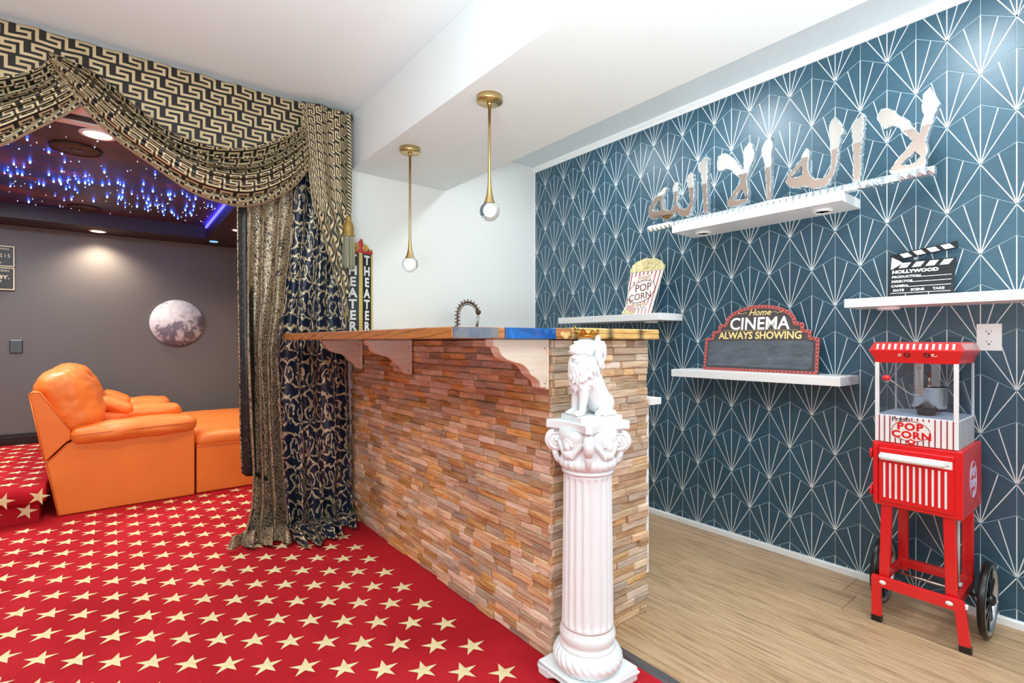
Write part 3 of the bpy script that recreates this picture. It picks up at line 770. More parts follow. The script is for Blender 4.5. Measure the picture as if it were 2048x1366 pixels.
for k in range(4):
    an = PI / 4 + k * PI / 2; M = Matrix.Rotation(an, 4, 'Z')
    vo = MB(); c = Vector((0.100, 0, 0.764)); Mx = M @ Matrix.Translation(c) @ Matrix.Rotation(PI / 2, 4, 'X')
    vo.lathe([(1e-6, -0.012), (0.033, -0.012), (0.0375, -0.009), (0.0375, 0.009), (0.033, 0.012), (1e-6, 0.012)], n=36, M=Mx)
    for sg in (-1, 1):
        pts = []
        for i in range(60):
            th_ = i / 59 * 4.6 * PI; r = 0.0345 * (1 - i / 59 * 0.86)
            pts.append(Mx @ Vector((r * math.cos(th_ + PI / 2), r * math.sin(th_ + PI / 2), sg * 0.012)))
        vo.tube(pts, [0.0042 * (1 - 0.5 * i / 59) for i in range(60)], 6)
        vo.ball(tuple(Mx @ Vector((0, 0, sg * 0.013))), 0.007, 12)
    arm = [M @ Vector(p) for p in [(0.066, 0, 0.795), (0.08, 0, 0.799), (0.096, 0, 0.798)]]
    vo.tube(arm, 0.010, 8)
    vo.box(0.070, 0.108, -0.012, 0.012, 0.788, 0.803, M=M)
    tongue = [M @ Vector(p) for p in [(0.106, 0, 0.732), (0.102, 0, 0.716), (0.097, 0, 0.700), (0.092, 0, 0.690)]]
    vo.tube(tongue, [0.011, 0.0105, 0.0095, 0.006], 8)
    vo.build('volute', plaster, ped)
    # relief figure between volutes
    M2 = Matrix.Rotation(an + PI / 4, 4, 'Z'); rf = MB()
    rf.ball(tuple(M2 @ Vector((0.090, 0, 0.752))), 0.014, 14, 0, (0.8, 0.9, 1.1))
    rf.ball(tuple(M2 @ Vector((0.087, 0, 0.728))), 0.016, 14, 0, (0.8, 1.1, 1))
    for q in range(16):
        t_ = q * 2 * PI / 16
        rf.ball(tuple(M2 @ Vector((0.089, 0.016 * math.cos(t_), 0.756 + 0.016 * abs(math.sin(t_)) - (0.006 if math.sin(t_) < 0 else 0)))), 0.0055, 8)
    for sg in (-1, 1):
        for q in range(6):
            rf.ball(tuple(M2 @ Vector((0.088 - 0.0015 * q, sg * (0.016 + 0.006 * q), 0.722 + 0.007 * q))), 0.0075, 8, 0, (0.7, 1, 1.5))
    rf.build('relief', plaster, ped)
# --- lion
LR = math.radians(-13)
lion = thing('lion_statue', 'white seated lion statue on top of the fluted pedestal', 'statue', (1.215, 1.122, 0.828), LR)
MB().box(-0.078, 0.078, -0.060, 0.060, 0.0, 0.017).build('base', plaster, lion, bevel=0.002)
lb = MB()
def cap(p0, p1, r0, r1, n=14):
    p0, p1 = Vector(p0), Vector(p1)
    lb.ball(p0, r0, n); lb.ball(p1, r1, n); lb.tube([p0, p1], [r0, r1], n)
# torso, haunches
cap((0.030, 0, 0.058), (-0.022, 0, 0.150), 0.040, 0.044, 18)
cap((-0.012, 0, 0.13), (-0.036, 0, 0.125), 0.040, 0.034, 18)
for s_ in (-1, 1):
    lb.ball((0.036, s_ * 0.030, 0.054), 0.030, 16, 0, (1.0, 0.62, 1.15))
    cap((0.012, s_ * 0.040, 0.030), (-0.004, s_ * 0.043, 0.024), 0.012, 0.011)
    cap((0.050, s_ * 0.034, 0.026), (0.000, s_ * 0.042, 0.0225), 0.010, 0.009)
    # front legs and paws
    cap((-0.040, s_ * 0.020, 0.130), (-0.044, s_ * 0.022, 0.078), 0.021, 0.0155)
    cap((-0.044, s_ * 0.022, 0.078), (-0.050, s_ * 0.022, 0.032), 0.0150, 0.0115)
    lb.ball((-0.060, s_ * 0.022, 0.026), 0.013, 14, 0, (1.35, 1.0, 0.75))
    for q in (-1, 0, 1): lb.ball((-0.074, s_ * 0.022 + q * 0.0075, 0.0235), 0.0062, 10, 0, (1.2, 0.9, 0.95))
tail = smooth_path([(0.066, 0.0, 0.03), (0.070, -0.03, 0.024), (0.045, -0.054, 0.023), (0.015, -0.056, 0.023)], 14)
lb.tube(tail, 0.006, 8); lb.ball(tail[-1], 0.009, 10, 0, (1.5, 1, 0.8))
# head (turned a little towards the room) : build in head space facing -x
HM = Matrix.Translation((-0.024, -0.006, 0.229)) @ Matrix.Rotation(math.radians(6), 4, 'Z')
def hb(c, r, sc=(1, 1, 1), n=14): lb.ball(tuple(HM @ Vector(c)), r, n, 0, sc, HM.to_3x3().to_4x4())
hb((0, 0, 0.004), 0.036, (1.0, 0.92, 1.0), 20)
hb((-0.030, 0, -0.006), 0.0235, (1.15, 0.98, 0.85)); hb((-0.048, 0, -0.006), 0.0155, (0.95, 1.2, 0.90))
hb((-0.059, 0, 0.003), 0.0075, (0.8, 1.3, 0.8)); hb((-0.040, 0, 0.008), 0.0095, (2.4, 0.8, 0.8))
hb((-0.042, 0, -0.028), 0.0135, (1.1, 1.05, 0.65)); hb((-0.036, 0, -0.038), 0.014, (1, 1.1, 0.9))
for s_ in (-1, 1):
    hb((-0.027, s_ * 0.0170, 0.020), 0.0085, (1.2, 1.0, 0.6)); hb((-0.048, s_ * 0.011, -0.010), 0.0112, (1.1, 1, 0.8))
    hb((0.018, s_ * 0.034, 0.032), 0.0115, (0.7, 1.0, 1.1)); hb((-0.006, s_ * 0.024, -0.006), 0.016, (1.1, 0.8, 1.2))
# mane: overlapping locks
rl = random.Random(5)
for q in range(300):
    th_ = rl.uniform(0, 2 * PI); v_ = rl.random()
    zz = 0.262 - 0.155 * v_
    R_ = 0.031 + 0.020 * math.sin(PI * min(1, 0.12 + v_ * 0.95)) 
    cx_ = 0.002 - 0.036 * min(1, v_ * 1.25)
    x = cx_ + R_ * math.cos(th_); y = R_ * 0.95 * math.sin(th_)
    if zz > 0.196 and math.cos(th_ - 0.12) < -0.15: continue
    if zz > 0.244: continue
    d = Vector((0.25 * math.cos(th_), 0.25 * math.sin(th_) + rl.uniform(-.4, .4), -1)).normalized()
    L = rl.uniform(0.014, 0.024); p = Vector((x, y, zz))
    lb.tube([p - d * L * 0.5, p, p + d * L * 0.6, p + d * L * 1.15], [0.0058, 0.0074, 0.0052, 0.0018], 6)
for q in range(26):
    v_ = q / 25; lb.ball((-0.024 - 0.014 * math.sin(v_ * PI), 0, 0.192 - 0.095 * v_), 0.036 - 0.010 * v_, 14)
lb.ball((0.008, 0, 0.224), 0.041, 16); lb.ball((0.004, 0, 0.19), 0.040, 14)
link('body', voxel('lion_body', lb, 0.0017, 3), lion).data.materials.append(plaster)
for s_ in (-1, 1):
    MB().ball(tuple(HM @ Vector((-0.0325, s_ * 0.0175, 0.0125))), 0.0036, 12).build('eye', plaster, lion)
# --- crown
crown = thing('gold_crown', 'small ornate gold crown resting on the head of the white lion statue', 'crown', (1.190, 1.118, 1.0915), LR)
cb = MB(); cb.lathe([(0.026, 0), (0.030, 0.0), (0.033, 0.004), (0.0335, 0.012), (0.031, 0.013), (0.030, 0.004), (0.026, 0.003)], n=48); cb.build('band', gold, crown)
bd = MB()
for q in range(36):
    an = q * 2 * PI / 36; bd.ball((0.0345 * math.cos(an), 0.0345 * math.sin(an), 0.0125), 0.0021, 8)
bd.build('beading', gold, crown)
for q in range(8):
    an = q * PI / 4 + PI * 0.96; big = q == 0
    M = Matrix.Rotation(an, 4, 'Z'); lf = MB(); h = 0.026 if q in (0,) else (0.017 if q in (1, 7, 4) else 0.013)
    pts = [(-0.011, 0.010), (-0.0125, 0.010 + h * 0.35), (-0.007, 0.010 + h * 0.5), (-0.0075, 0.010 + h * 0.8), (0, 0.010 + h), (0.0075, 0.010 + h * 0.8), (0.007, 0.010 + h * 0.5), (0.0125, 0.010 + h * 0.35), (0.011, 0.010)]
    vs = []
    for dd in (0.0, 0.0025):
        for (l, z) in pts: vs.append(M @ Vector((0.0325 + (z - 0.01) * 0.35 + dd, l, z)))
    n = len(pts); lf.add(vs, [list(range(n))[::-1], list(range(n, 2 * n))] + [(i, (i + 1) % n, n + (i + 1) % n, n + i) for i in range(n)])
    lf.ball(tuple(M @ Vector((0.0325 + h * 0.35 + 0.001, 0, 0.012 + h))), 0.0024, 8)
    lf.ball(tuple(M @ Vector((0.036 + h * 0.12, 0, 0.010 + h * 0.45))), 0.0034, 8)
    lf.build('crown_leaf', gold, crown)

# ================================================================== SHELVES ON THE TILE WALL
WR = -PI / 2     # local x -> -Y (right in view), local y -> +X (into the wall), local z up
def shelf(y0, y1, ztop, thick, label, depth=0.225):
    t = thing('floating_shelf', label, 'shelf', (XW - depth, (y0 + y1) / 2, ztop), WR, 'floating shelves on the tile wall')
    L = y1 - y0
    MB().box(-L / 2, L / 2, 0, depth + 0.001, -thick, 0).build('board', shelf_white, t, bevel=0.0015)
    return t
def puck(t, x, y, z):
    p = MB(); p.lathe([(0.030, 0), (0.031, -0.010), (0.036, -0.011), (0.040, -0.008), (0.041, 0)], n=32); o = p.build('puck_light', trim_white, t, (x, y, z))
    q = MB(); q.lathe([(1e-6, -0.006), (0.030, -0.006)], n=28); q.build('lens', plain('frosted_puck_lens', '#b9aea4', 0.35), o, fix=False)
    g = MB(); g.box(-0.012, -0.010, -0.028, 0.028, -0.0085, -0.006); g.box(0.010, 0.012, -0.028, 0.028, -0.0085, -0.006); g.build('lens_rib', chrome, o)
s_up = shelf(0.820, 1.658, 1.727, 0.042, 'upper white floating shelf with two puck lights under the crystal calligraphy')
puck(s_up, -0.30, 0.12, -0.042); puck(s_up, 0.30, 0.12, -0.042)
s_pop = shelf(1.737, 2.574, 1.245, 0.041, 'white floating shelf behind the bar holding the popcorn bag sign')
puck(s_pop, 0.27, 0.12, -0.041)
s_cin = shelf(0.826, 1.662, 0.925, 0.039, 'lowest white floating shelf holding the home cinema board')
s_hol = shelf(-0.02, 0.818, 1.262, 0.037, 'white floating shelf at the right holding the black clapperboard', 0.205)
puck(s_hol, -0.29, 0.11, -0.037)

# --- crystal calligraphy
def crystal_mat():
    t = NT('faceted_crystal'); c = t.coord('Object'); vo = t.node('ShaderNodeTexVoronoi'); vo.inputs['Scale'].default_value = 130; t.link(c, vo.inputs['Vector'])
    col = t.ramp(vo.outputs['Distance'], [(0.0, srgb('#2b3a46')), (0.22, srgb('#8c9eaa')), (0.5, srgb('#e2eaee'))])  # light and dark facet reflections painted into the base colour
    t.set(Base_Color=col, Roughness=0.06, Metallic=0.65, Specular_IOR_Level=0.9)
    sp = t.node('ShaderNodeSeparateColor'); t.link(vo.outputs['Color'], sp.inputs[0])
    t.bump(sp.outputs[0], 1.0, 0.012); return t.m
crystal = crystal_mat()
mirror = plain('rose_mirror_face', '#ead7cc', 0.03, 1.0)
XL = 2.485
cal = thing('crystal_calligraphy', 'mirrored Arabic calligraphy letters with crystal edges on the upper white shelf', 'sculpture', (XL, 1.18, 1.7275), WR)
l1 = [(1.847, 1.846), (1.841, 1.874), (1.811, 1.908), (1.779, 1.935), (1.759, 1.95), (1.742, 1.963), (1.724, 1.966), (1.719, 1.955), (1.728, 1.943), (1.743, 1.908), (1.743, 1.874), (1.736, 1.843), (1.708, 1.825), (1.68, 1.832), (1.664, 1.857), (1.675, 1.926), (1.68, 1.946), (1.667, 1.972), (1.648, 1.979), (1.641, 1.965), (1.645, 1.924), (1.648, 1.858), (1.632, 1.826), (1.605, 1.816), (1.584, 1.821), (1.571, 1.846), (1.574, 1.893), (1.584, 1.947), (1.589, 1.967), (1.579, 1.997), (1.564, 2.011), (1.553, 1.995), (1.548, 1.961), (1.543, 1.909), (1.546, 1.85), (1.558, 1.797), (1.574, 1.777), (1.595, 1.767), (1.626, 1.778), (1.65, 1.802), (1.664, 1.802), (1.68, 1.784), (1.714, 1.776), (1.742, 1.783), (1.756, 1.801), (1.776, 1.797), (1.817, 1.798), (1.841, 1.815)]
l1h = [(1.814, 1.849), (1.793, 1.882), (1.765, 1.898), (1.759, 1.838), (1.788, 1.84)]
l2 = [(1.518, 2.027), (1.51, 2.043), (1.493, 2.061), (1.473, 2.069), (1.463, 2.061), (1.465, 1.994), (1.466, 1.905), (1.464, 1.765), (1.486, 1.765), (1.49, 1.82), (1.498, 1.912), (1.503, 1.977), (1.515, 2.008)]
l3 = [(1.413, 2.01), (1.405, 2.049), (1.374, 2.057), (1.345, 2.04), (1.303, 1.988), (1.271, 1.94), (1.267, 1.943), (1.271, 2.015), (1.261, 2.051), (1.239, 2.076), (1.226, 2.056), (1.214, 2.014), (1.223, 1.981), (1.239, 1.943), (1.253, 1.892), (1.245, 1.835), (1.245, 1.784), (1.279, 1.77), (1.32, 1.767), (1.353, 1.775), (1.356, 1.801), (1.32, 1.845), (1.283, 1.887), (1.293, 1.91), (1.336, 1.961), (1.362, 1.976), (1.387, 1.965), (1.409, 1.984)]
l3h = [(1.323, 1.805), (1.293, 1.839), (1.279, 1.849), (1.263, 1.816), (1.259, 1.795), (1.295, 1.797)]
l4 = [(1.179, 2.019), (1.162, 2.052), (1.132, 2.064), (1.129, 2.027), (1.134, 1.945), (1.134, 1.765), (1.155, 1.765), (1.156, 1.829), (1.166, 1.954), (1.176, 1.987)]
l5 = [(1.069, 1.831), (1.057, 1.865), (1.026, 1.893), (1.002, 1.915), (0.992, 1.941), (0.975, 1.965), (0.964, 1.948), (0.966, 1.913), (0.969, 1.871), (0.958, 1.836), (0.939, 1.814), (0.913, 1.81), (0.891, 1.822), (0.876, 1.845), (0.874, 1.887), (0.879, 1.985), (0.885, 2.022), (0.876, 2.053), (0.857, 2.071), (0.842, 2.042), (0.828, 2.01), (0.827, 1.989), (0.836, 1.971), (0.845, 1.926), (0.85, 1.866), (0.862, 1.814), (0.885, 1.779), (0.913, 1.766), (0.958, 1.772), (0.985, 1.792), (1.019, 1.789), (1.053, 1.805)]
l5h = [(1.043, 1.85), (1.019, 1.869), (0.995, 1.885), (0.992, 1.848), (1.015, 1.839)]
l6 = [(0.796, 2.006), (0.786, 2.022), (0.751, 2.045), (0.749, 2.036), (0.754, 1.945), (0.759, 1.881), (0.763, 1.758), (0.79, 1.758), (0.791, 1.89), (0.796, 1.959)]
l7 = [(0.704, 2.014), (0.69, 2.039), (0.658, 2.031), (0.627, 1.994), (0.596, 1.958), (0.576, 1.92), (0.565, 1.898), (0.559, 1.927), (0.551, 1.967), (0.557, 2.006), (0.551, 2.047), (0.532, 2.067), (0.515, 2.033), (0.499, 1.988), (0.509, 1.98), (0.52, 1.938), (0.532, 1.9), (0.541, 1.872), (0.539, 1.828), (0.543, 1.781), (0.546, 1.757), (0.576, 1.75), (0.616, 1.751), (0.653, 1.753), (0.661, 1.772), (0.648, 1.797), (0.616, 1.839), (0.586, 1.874), (0.606, 1.905), (0.632, 1.945), (0.653, 1.958), (0.679, 1.954), (0.696, 1.979)]
l7h = [(0.624, 1.791), (0.596, 1.814), (0.579, 1.831), (0.562, 1.808), (0.57, 1.789), (0.596, 1.784)]
def subdiv_jag(L, amp, rj):
    out = []
    for i in range(len(L)):
        a, b = Vector(L[i]), Vector(L[(i + 1) % len(L)]); d = (b - a).length; k = max(1, int(d / 0.010)); n = Vector((-(b - a).y, (b - a).x)).normalized() if d > 1e-6 else Vector((0, 0))
        for q in range(k):
            p = a + (b - a) * (q / k); out.append(tuple(p + n * rj.uniform(-amp, amp)))
    return out
rj = random.Random(4)
for loops in ([l1, l1h], [l2], [l3, l3h], [l4], [l5, l5h], [l6], [l7, l7h]):
    loc = [[(1.18 - y, z - 1.7275) for y, z in L] for L in loops]
    body = poly_mesh('letter', [subdiv_jag(L, 0.0028, rj) for L in loc], 0.015, 0.0, [crystal])
    o = link('letter', body, cal, (0, 0.0175, 0), (PI / 2, 0, 0))
    # inset mirror face
    def inset(L, d):
        A = sum(L[i][0] * L[(i + 1) % len(L)][1] - L[(i + 1) % len(L)][0] * L[i][1] for i in range(len(L))); sg = 1 if A > 0 else -1
        out = []
        for i in range(len(L)):
            p, a, b = Vector(L[i]), Vector(L[i - 1]), Vector(L[(i + 1) % len(L)])
            t = ((p - a).normalized() + (b - p).normalized())
            if t.length < 1e-4: t = b - p
            t.normalize(); out.append(tuple(p + Vector((-t.y, t.x)) * d * sg))
        return out
    face = [inset(loc[0], 0.0045)] + [inset(h, -0.003) for h in loc[1:]]
    fm = poly_mesh('mirror_face', face, 0.0008, 0.0, [mirror])
    link('mirror_face', fm, o, (0, 0, 0.0155))
bar_b = MB(); n_ = 46; y0c, y1c = 1.845, 0.515
for q in range(n_):
    x0 = 1.18 - y0c + (y0c - y1c) * q / n_; x1 = 1.18 - y0c + (y0c - y1c) * (q + 1) / n_; xm = (x0 + x1) / 2
    y0b, y1b, z0b, z1b = -0.006, 0.030, 0.0, 0.030
    # each crystal block: pyramid facets on front and top
    v = [(x0, y0b, z0b), (x1, y0b, z0b), (x1, y0b, z1b), (x0, y0b, z1b), (x0, y1b, z0b), (x1, y1b, z0b), (x1, y1b, z1b), (x0, y1b, z1b), (xm, y0b - 0.007, (z0b + z1b) / 2), (xm, (y0b + y1b) / 2, z1b + 0.004)]
    bar_b.add(v, [(0, 1, 8), (1, 2, 8), (2, 3, 8), (3, 0, 8), (3, 2, 9), (2, 6, 9), (6, 7, 9), (7, 3, 9), (0, 4, 5, 1), (4, 7, 6, 5), (0, 3, 7, 4), (1, 5, 6, 2)])
bar_b.build('crystal_base', crystal, cal)

# --- popcorn bag sign (flat cut-out board leaning on the wall)
pb = thing('popcorn_bag_sign', 'red and white striped popcorn bag cut-out sign leaning on the wall', 'sign', (2.545, 1.955, 1.2455), rot=(math.radians(-9), math.radians(1), WR))
bag = [(-0.115, 0), (0.085, 0), (0.145, 0.27), (-0.095, 0.27)]
top = [(0.149, 0.272), (0.152, 0.295)] + [(0.028 + 0.122 * math.cos(a) + 0.006 * math.sin(9 * a), 0.288 + 0.062 * math.sin(a) + 0.004 * math.cos(11 * a)) for a in [i * PI / 24 for i in range(1, 24)]] + [(-0.098, 0.292), (-0.098, 0.268)]
bg = MB().prism([(-0.105, 0.055), (-0.118, 0.03), (-0.125, 0.0), (0.085, 0), (0.147, 0.275), (-0.095, 0.275)], -0.010, 0.0, 'y'); bg.build('bag_board', white_print, pb)
pc_m = NT('painted_popcorn'); _v = pc_m.node('ShaderNodeTexVoronoi'); _v.inputs['Scale'].default_value = 70; pc_m.link(pc_m.coord('Object'), _v.inputs['Vector']); _nn = pc_m.noise(pc_m.coord('Object'), 160, 3)
pc_m.set(Base_Color=pc_m.mix(pc_m.math('GREATER_THAN', _nn.outputs[0], 0.63), pc_m.ramp(_v.outputs['Distance'], [(0.0, srgb('#f8f0cf')), (0.6, srgb('#eadba0')), (0.9, srgb('#c9b06e'))]), srgb('#8d7b45')), Roughness=0.7); pc_m = pc_m.m
MB().prism(top, -0.013, 0.001, 'y').build('popcorn_heap', pc_m, pb)
red_stripe = plain('brick_red_print', '#b4413f', 0.6)
stp = MB()
for q in range(8):
    f = (q + 0.5) / 8; xb = -0.115 + 0.2 * f; xt = -0.095 + 0.24 * f
    z0 = 0.0 if q > 3 else 0.065
    xb0 = xb + (xt - xb) * (z0 / 0.275)
    stp.add([(xb0 - 0.003, -0.0105, z0), (xb0 + 0.003, -0.0105, z0), (xt + 0.004, -0.0105, 0.268), (xt - 0.004, -0.0105, 0.268)], [(0, 1, 2, 3)])
stp.build('stripe_print', red_stripe, pb, fix=False)
ov = MB(); C0 = (0.003, 0.142)
ell = [(C0[0] + 0.1 * math.cos(a) , C0[1] + 0.067 * math.sin(a) + 0.018 * math.cos(a)) for a in [i * PI / 24 for i in range(48)]]
ov.prism(ell, -0.0112, -0.009, 'y', 0); ov.tube([(x, -0.0115, z) for x, z in ell], 0.0016, 6, 1, closed=True)
ov.build('oval_badge', [white_print, plain('maroon_outline', '#7d3a40', 0.6)], pb, fix=False)
mar = MATS['maroon_outline']
text('lettering', 'POP', 0.066, mar, pb, (0.018, -0.0118, 0.146), (PI / 2, math.radians(-6), 0))
text('lettering', 'CORN', 0.058, mar, pb, (0.002, -0.0118, 0.093), (PI / 2, math.radians(-8), 0))
wp = MB().box(-0.055, 0.088, -0.0111, -0.010, 0.214, 0.243); wp.build('word_patch', white_print, pb, (0, 0, 0), (0, math.radians(-4), 0))
text('lettering', 'Fresh', 0.042, plain('orange_script', '#c98a5a', 0.6), pb, (0.016, -0.0118, 0.219), (PI / 2, math.radians(-5), 0), shear=0.3)
MB().box(-0.075, 0.075, -0.0111, -0.010, 0.036, 0.07).build('word_patch', white_print, pb)
text('lettering', 'Buttered', 0.026, MATS['orange_script'], pb, (0.0, -0.0118, 0.054), (PI / 2, math.radians(-4), 0), shear=0.2, xs=1.3)
text('lettering', '& Hot!', 0.026, plain('grey_script', '#a99a90', 0.6), pb, (0.02, -0.0118, 0.036), (PI / 2, math.radians(-4), 0), shear=0.2)
tk = MB().box(-0.038, 0.038, -0.014, -0.011, -0.017, 0.017); tk.build('ticket', plain('pink_ticket', '#d2aaa2', 0.6), pb, (-0.058, 0, 0.036), (0, math.radians(16), 0), bevel=0.002)
kk = MB(); rk = random.Random(8)
for q in range(12): kk.ball((-0.09 + rk.uniform(-0.03, 0.045), -0.013, 0.008 + rk.uniform(0, 0.014)), rk.uniform(0.006, 0.009), 8)
kk.build('popcorn_pieces', pc_m, pb)

# --- home cinema board
cs = thing('cinema_board', 'Home Cinema chalkboard sign with a red bulb border on the lowest shelf', 'sign', (2.575, 1.249, 0.9255), rot=(math.radians(-8), 0, WR))
arc = []
for i in range(25):
    a = PI * i / 24; arc.append((0.182 * math.cos(a), 0.252 + 0.093 * math.sin(a)))
half = [(0.29, 0), (0.29, 0.168), (0.283, 0.175), (0.252, 0.177), (0.252, 0.205), (0.246, 0.212), (0.218, 0.214), (0.218, 0.240), (0.212, 0.248), (0.184, 0.250)]
outer = half + arc + [(-x, z) for x, z in half[::-1]]
def scale_in(L, d):
    out = []
    for i in range(len(L)):
        p, a, b = Vector(L[i]), Vector(L[i - 1]), Vector(L[(i + 1) % len(L)])
        t = ((p - a).normalized() + (b - p).normalized())
        if t.length < 1e-4: t = b - p
        t.normalize(); out.append(tuple(p + Vector((-t.y, t.x)) * d))
    return out
inner = scale_in(outer, 0.017)
MB().prism(outer, -0.004, 0.012, 'y').build('board', plain('worn_black_board', '#4a4143', 0.7, grain=0.1), cs, bevel=0.001)
rb = MB(); n = len(outer)
vs = [(x, -0.006, z) for x, z in outer] + [(x, -0.006, z) for x, z in inner] + [(x, -0.004, z) for x, z in outer] + [(x, -0.004, z) for x, z in inner]
fs = []
for i in range(n):
    j = (i + 1) % n
    fs += [(i, j, n + j, n + i), (i, 2 * n + i, 2 * n + j, j), (n + i, n + j, 3 * n + j, 3 * n + i)]
rb.add(vs, fs, 0); rb.build('red_border', plain('faded_red_border', '#c4605c', 0.65), cs)
mid = scale_in(outer, 0.0085); seg = [(Vector(mid[i]), Vector(mid[(i + 1) % n])) for i in range(n)]; tot = sum((b - a).length for a, b in seg)
dots = MB(); N_ = 92; ds = tot / N_; acc = 0; nx = 0
for a, b in seg:
    L = (b - a).length
    while nx < acc + L:
        p = a + (b - a) * ((nx - acc) / L); dots.lathe([(1e-6, -0.0012), (0.0040, -0.0010), (0.0046, 0)], n=10, M=Matrix.Translation((p.x, -0.006, p.y)) @ Matrix.Rotation(-PI / 2, 4, 'X')); nx += ds
    acc += L
dots.build('bulb_dots', plain('dark_red_bulb', '#7c2f30', 0.5), cs)
chalk = NT('chalkboard'); _a = chalk.noise(chalk.mapping(chalk.coord('Object'), (1, 1, 4)), 9, 5, 0.65); chalk.set(Base_Color=chalk.ramp(_a.outputs[0], [(0.35, srgb('#4a4e56')), (0.62, srgb('#5f636c')), (0.75, srgb('#8d9096'))]), Roughness=0.8); chalk = chalk.m
MB().prism([(-0.262, 0.024), (0.245, 0.022), (0.262, 0.036), (0.264, 0.148), (0.250, 0.160), (-0.254, 0.160), (-0.266, 0.150), (-0.266, 0.036)], -0.0052, -0.004, 'y').build('chalk_panel', chalk, cs)
text('lettering', 'Home', 0.045, cream_print, cs, (0.0, -0.0048, 0.292), shear=0.3, off=0.0006)
text('lettering', 'CINEMA', 0.090, white_print, cs, (-0.002, -0.0048, 0.219), off=0.0017, xs=0.92)
text('lettering', 'ALWAYS SHOWING', 0.052, cream_print, cs, (0.0, -0.0048, 0.170), off=0.0014, xs=0.90)
MB().box(-0.19, 0.19, -0.0050, -0.004, 0.2125, 0.2138).build('rule_line', cream_print, cs)
for sg in (-1, 1):
    sw = MB(); sw.tube([(sg * (0.065 + 0.009 * i), -0.0045, 0.305 + 0.004 * math.sin(i * 1.6)) for i in range(5)], 0.0012, 5); sw.ball((sg * 0.108, -0.0045, 0.306), 0.004, 8, 0, (1, 0.2, 1))
    sw.build('flourish', cream_print, cs)

# --- clapperboard
cl = thing('clapperboard', 'black film clapperboard lettered in white leaning on the right shelf', 'clapperboard', (2.595, 0.588, 1.2625), rot=(math.radians(-12), math.radians(0.5), WR))
bk = plain('black_lacquer_board', '#14171f', 0.25)
MB().box(-0.108, 0.108, 0.0, 0.006, 0.0, 0.158).build('slate', bk, cl, bevel=0.001)
def chevrons(mb, xs0, n, w, h, z0, sh, y):
    for q in range(n):
        x = xs0 + q * w * 1.56
        mb.add([(x, y, z0), (x + w, y, z0), (x + w + sh, y, z0 + h), (x + sh, y, z0 + h)], [(0, 1, 2, 3)])
c1 = MB(); chevrons(c1, -0.078, 4, 0.029, 0.022, 0.131, 0.014, -0.0004); c1.build('chevron_print', white_print, cl, fix=False)
st_ = MB().box(0, 0.222, -0.001, 0.006, 0.0, 0.030); so = st_.build('clapper_stick', bk, cl, (-0.106, 0, 0.163), (0, math.radians(-8.5), 0), bevel=0.001)
c2 = MB(); chevrons(c2, 0.046, 4, 0.029, 0.021, 0.0045, -0.014, -0.0014); c2.build('chevron_print', white_print, so, fix=False)
hg = MB().prism([(-0.104, 0.128), (-0.101, 0.126), (-0.062, 0.152), (-0.101, 0.180), (-0.104, 0.178)], -0.003, -0.001, 'y'); hg.build('hinge_plate', white_print, cl)
for z in (0.136, 0.170): MB().lathe([(1e-6, 0.001), (0.003, 0.0008), (0.0034, 0)], n=12, M=Matrix.Translation((-0.095, -0.003, z)) @ Matrix.Rotation(PI / 2, 4, 'X')).build('screw', chrome, cl)
text('lettering', 'HOLLYWOOD', 0.019, white_print, cl, (-0.099, -0.0005, 0.108), xs=1.24, off=0.0011, align='LEFT')
for s_, z, x1 in (('PRODUCTION', 0.088, -0.013), ('DIRECTOR', 0.068, -0.034), ('CAMERA', 0.048, -0.045)):
    text('lettering', s_, 0.0135, white_print, cl, (-0.099, -0.0005, z), xs=1.12, off=0.0005, align='LEFT')
    MB().box(x1, 0.098, -0.0006, 0, z - 0.001, z + 0.0012).build('rule_line', white_print, cl)
for s_, x in (('DATE', -0.072), ('SCENE', -0.008), ('TAKE', 0.060)): text('lettering', s_, 0.0135, white_print, cl, (x, -0.0005, 0.029), xs=1.12, off=0.0005)
rl_ = MB().box(-0.099, 0.098, -0.0006, 0, 0.020, 0.0222); rl_.box(-0.048, -0.046, -0.0006, 0, 0.003, 0.020); rl_.box(0.028, 0.030, -0.0006, 0, 0.003, 0.020); rl_.build('rule_line', white_print, cl)

# --- outlet
ou = thing('wall_outlet', 'white double outlet plate on the teal tile wall above the popcorn machine', 'outlet', (XW - 0.0005, 0.389, 1.0965), WR)
MB().box(-0.0365, 0.0365, -0.006, 0.0, -0.0525, 0.0525).build('cover_plate', white_plastic, ou, bevel=0.002)
for z in (0.02, -0.02):
    r = MB(); pts = [(0.0165 * math.cos(a) if abs(math.sin(a)) < 0.78 else 0.0165 * math.cos(a), max(-0.0128, min(0.0128, 0.0165 * math.sin(a)))) for a in [i * PI / 20 for i in range(40)]]
    r.prism(pts, -0.0075, -0.006, 'y'); ro = r.build('receptacle', white_plastic, ou, (0, 0, z))
    so_ = MB(); so_.box(-0.0078, -0.0062, -0.0078, -0.0074, -0.001, 0.007); so_.box(0.0058, 0.0074, -0.0078, -0.0074, 0.0, 0.006); so_.lathe([(1e-6, 0), (0.0027, 0)], n=12, M=Matrix.Translation((0, -0.0078, -0.0065)) @ Matrix.Rotation(PI / 2, 4, 'X'))
    so_.build('slots', black_plastic, ro)
MB().lathe([(1e-6, 0.0015), (0.003, 0.001), (0.0034, 0)], n=12, M=Matrix.Translation((0, -0.006, 0)) @ Matrix.Rotation(PI / 2, 4, 'X')).build('screw', white_plastic, ou)

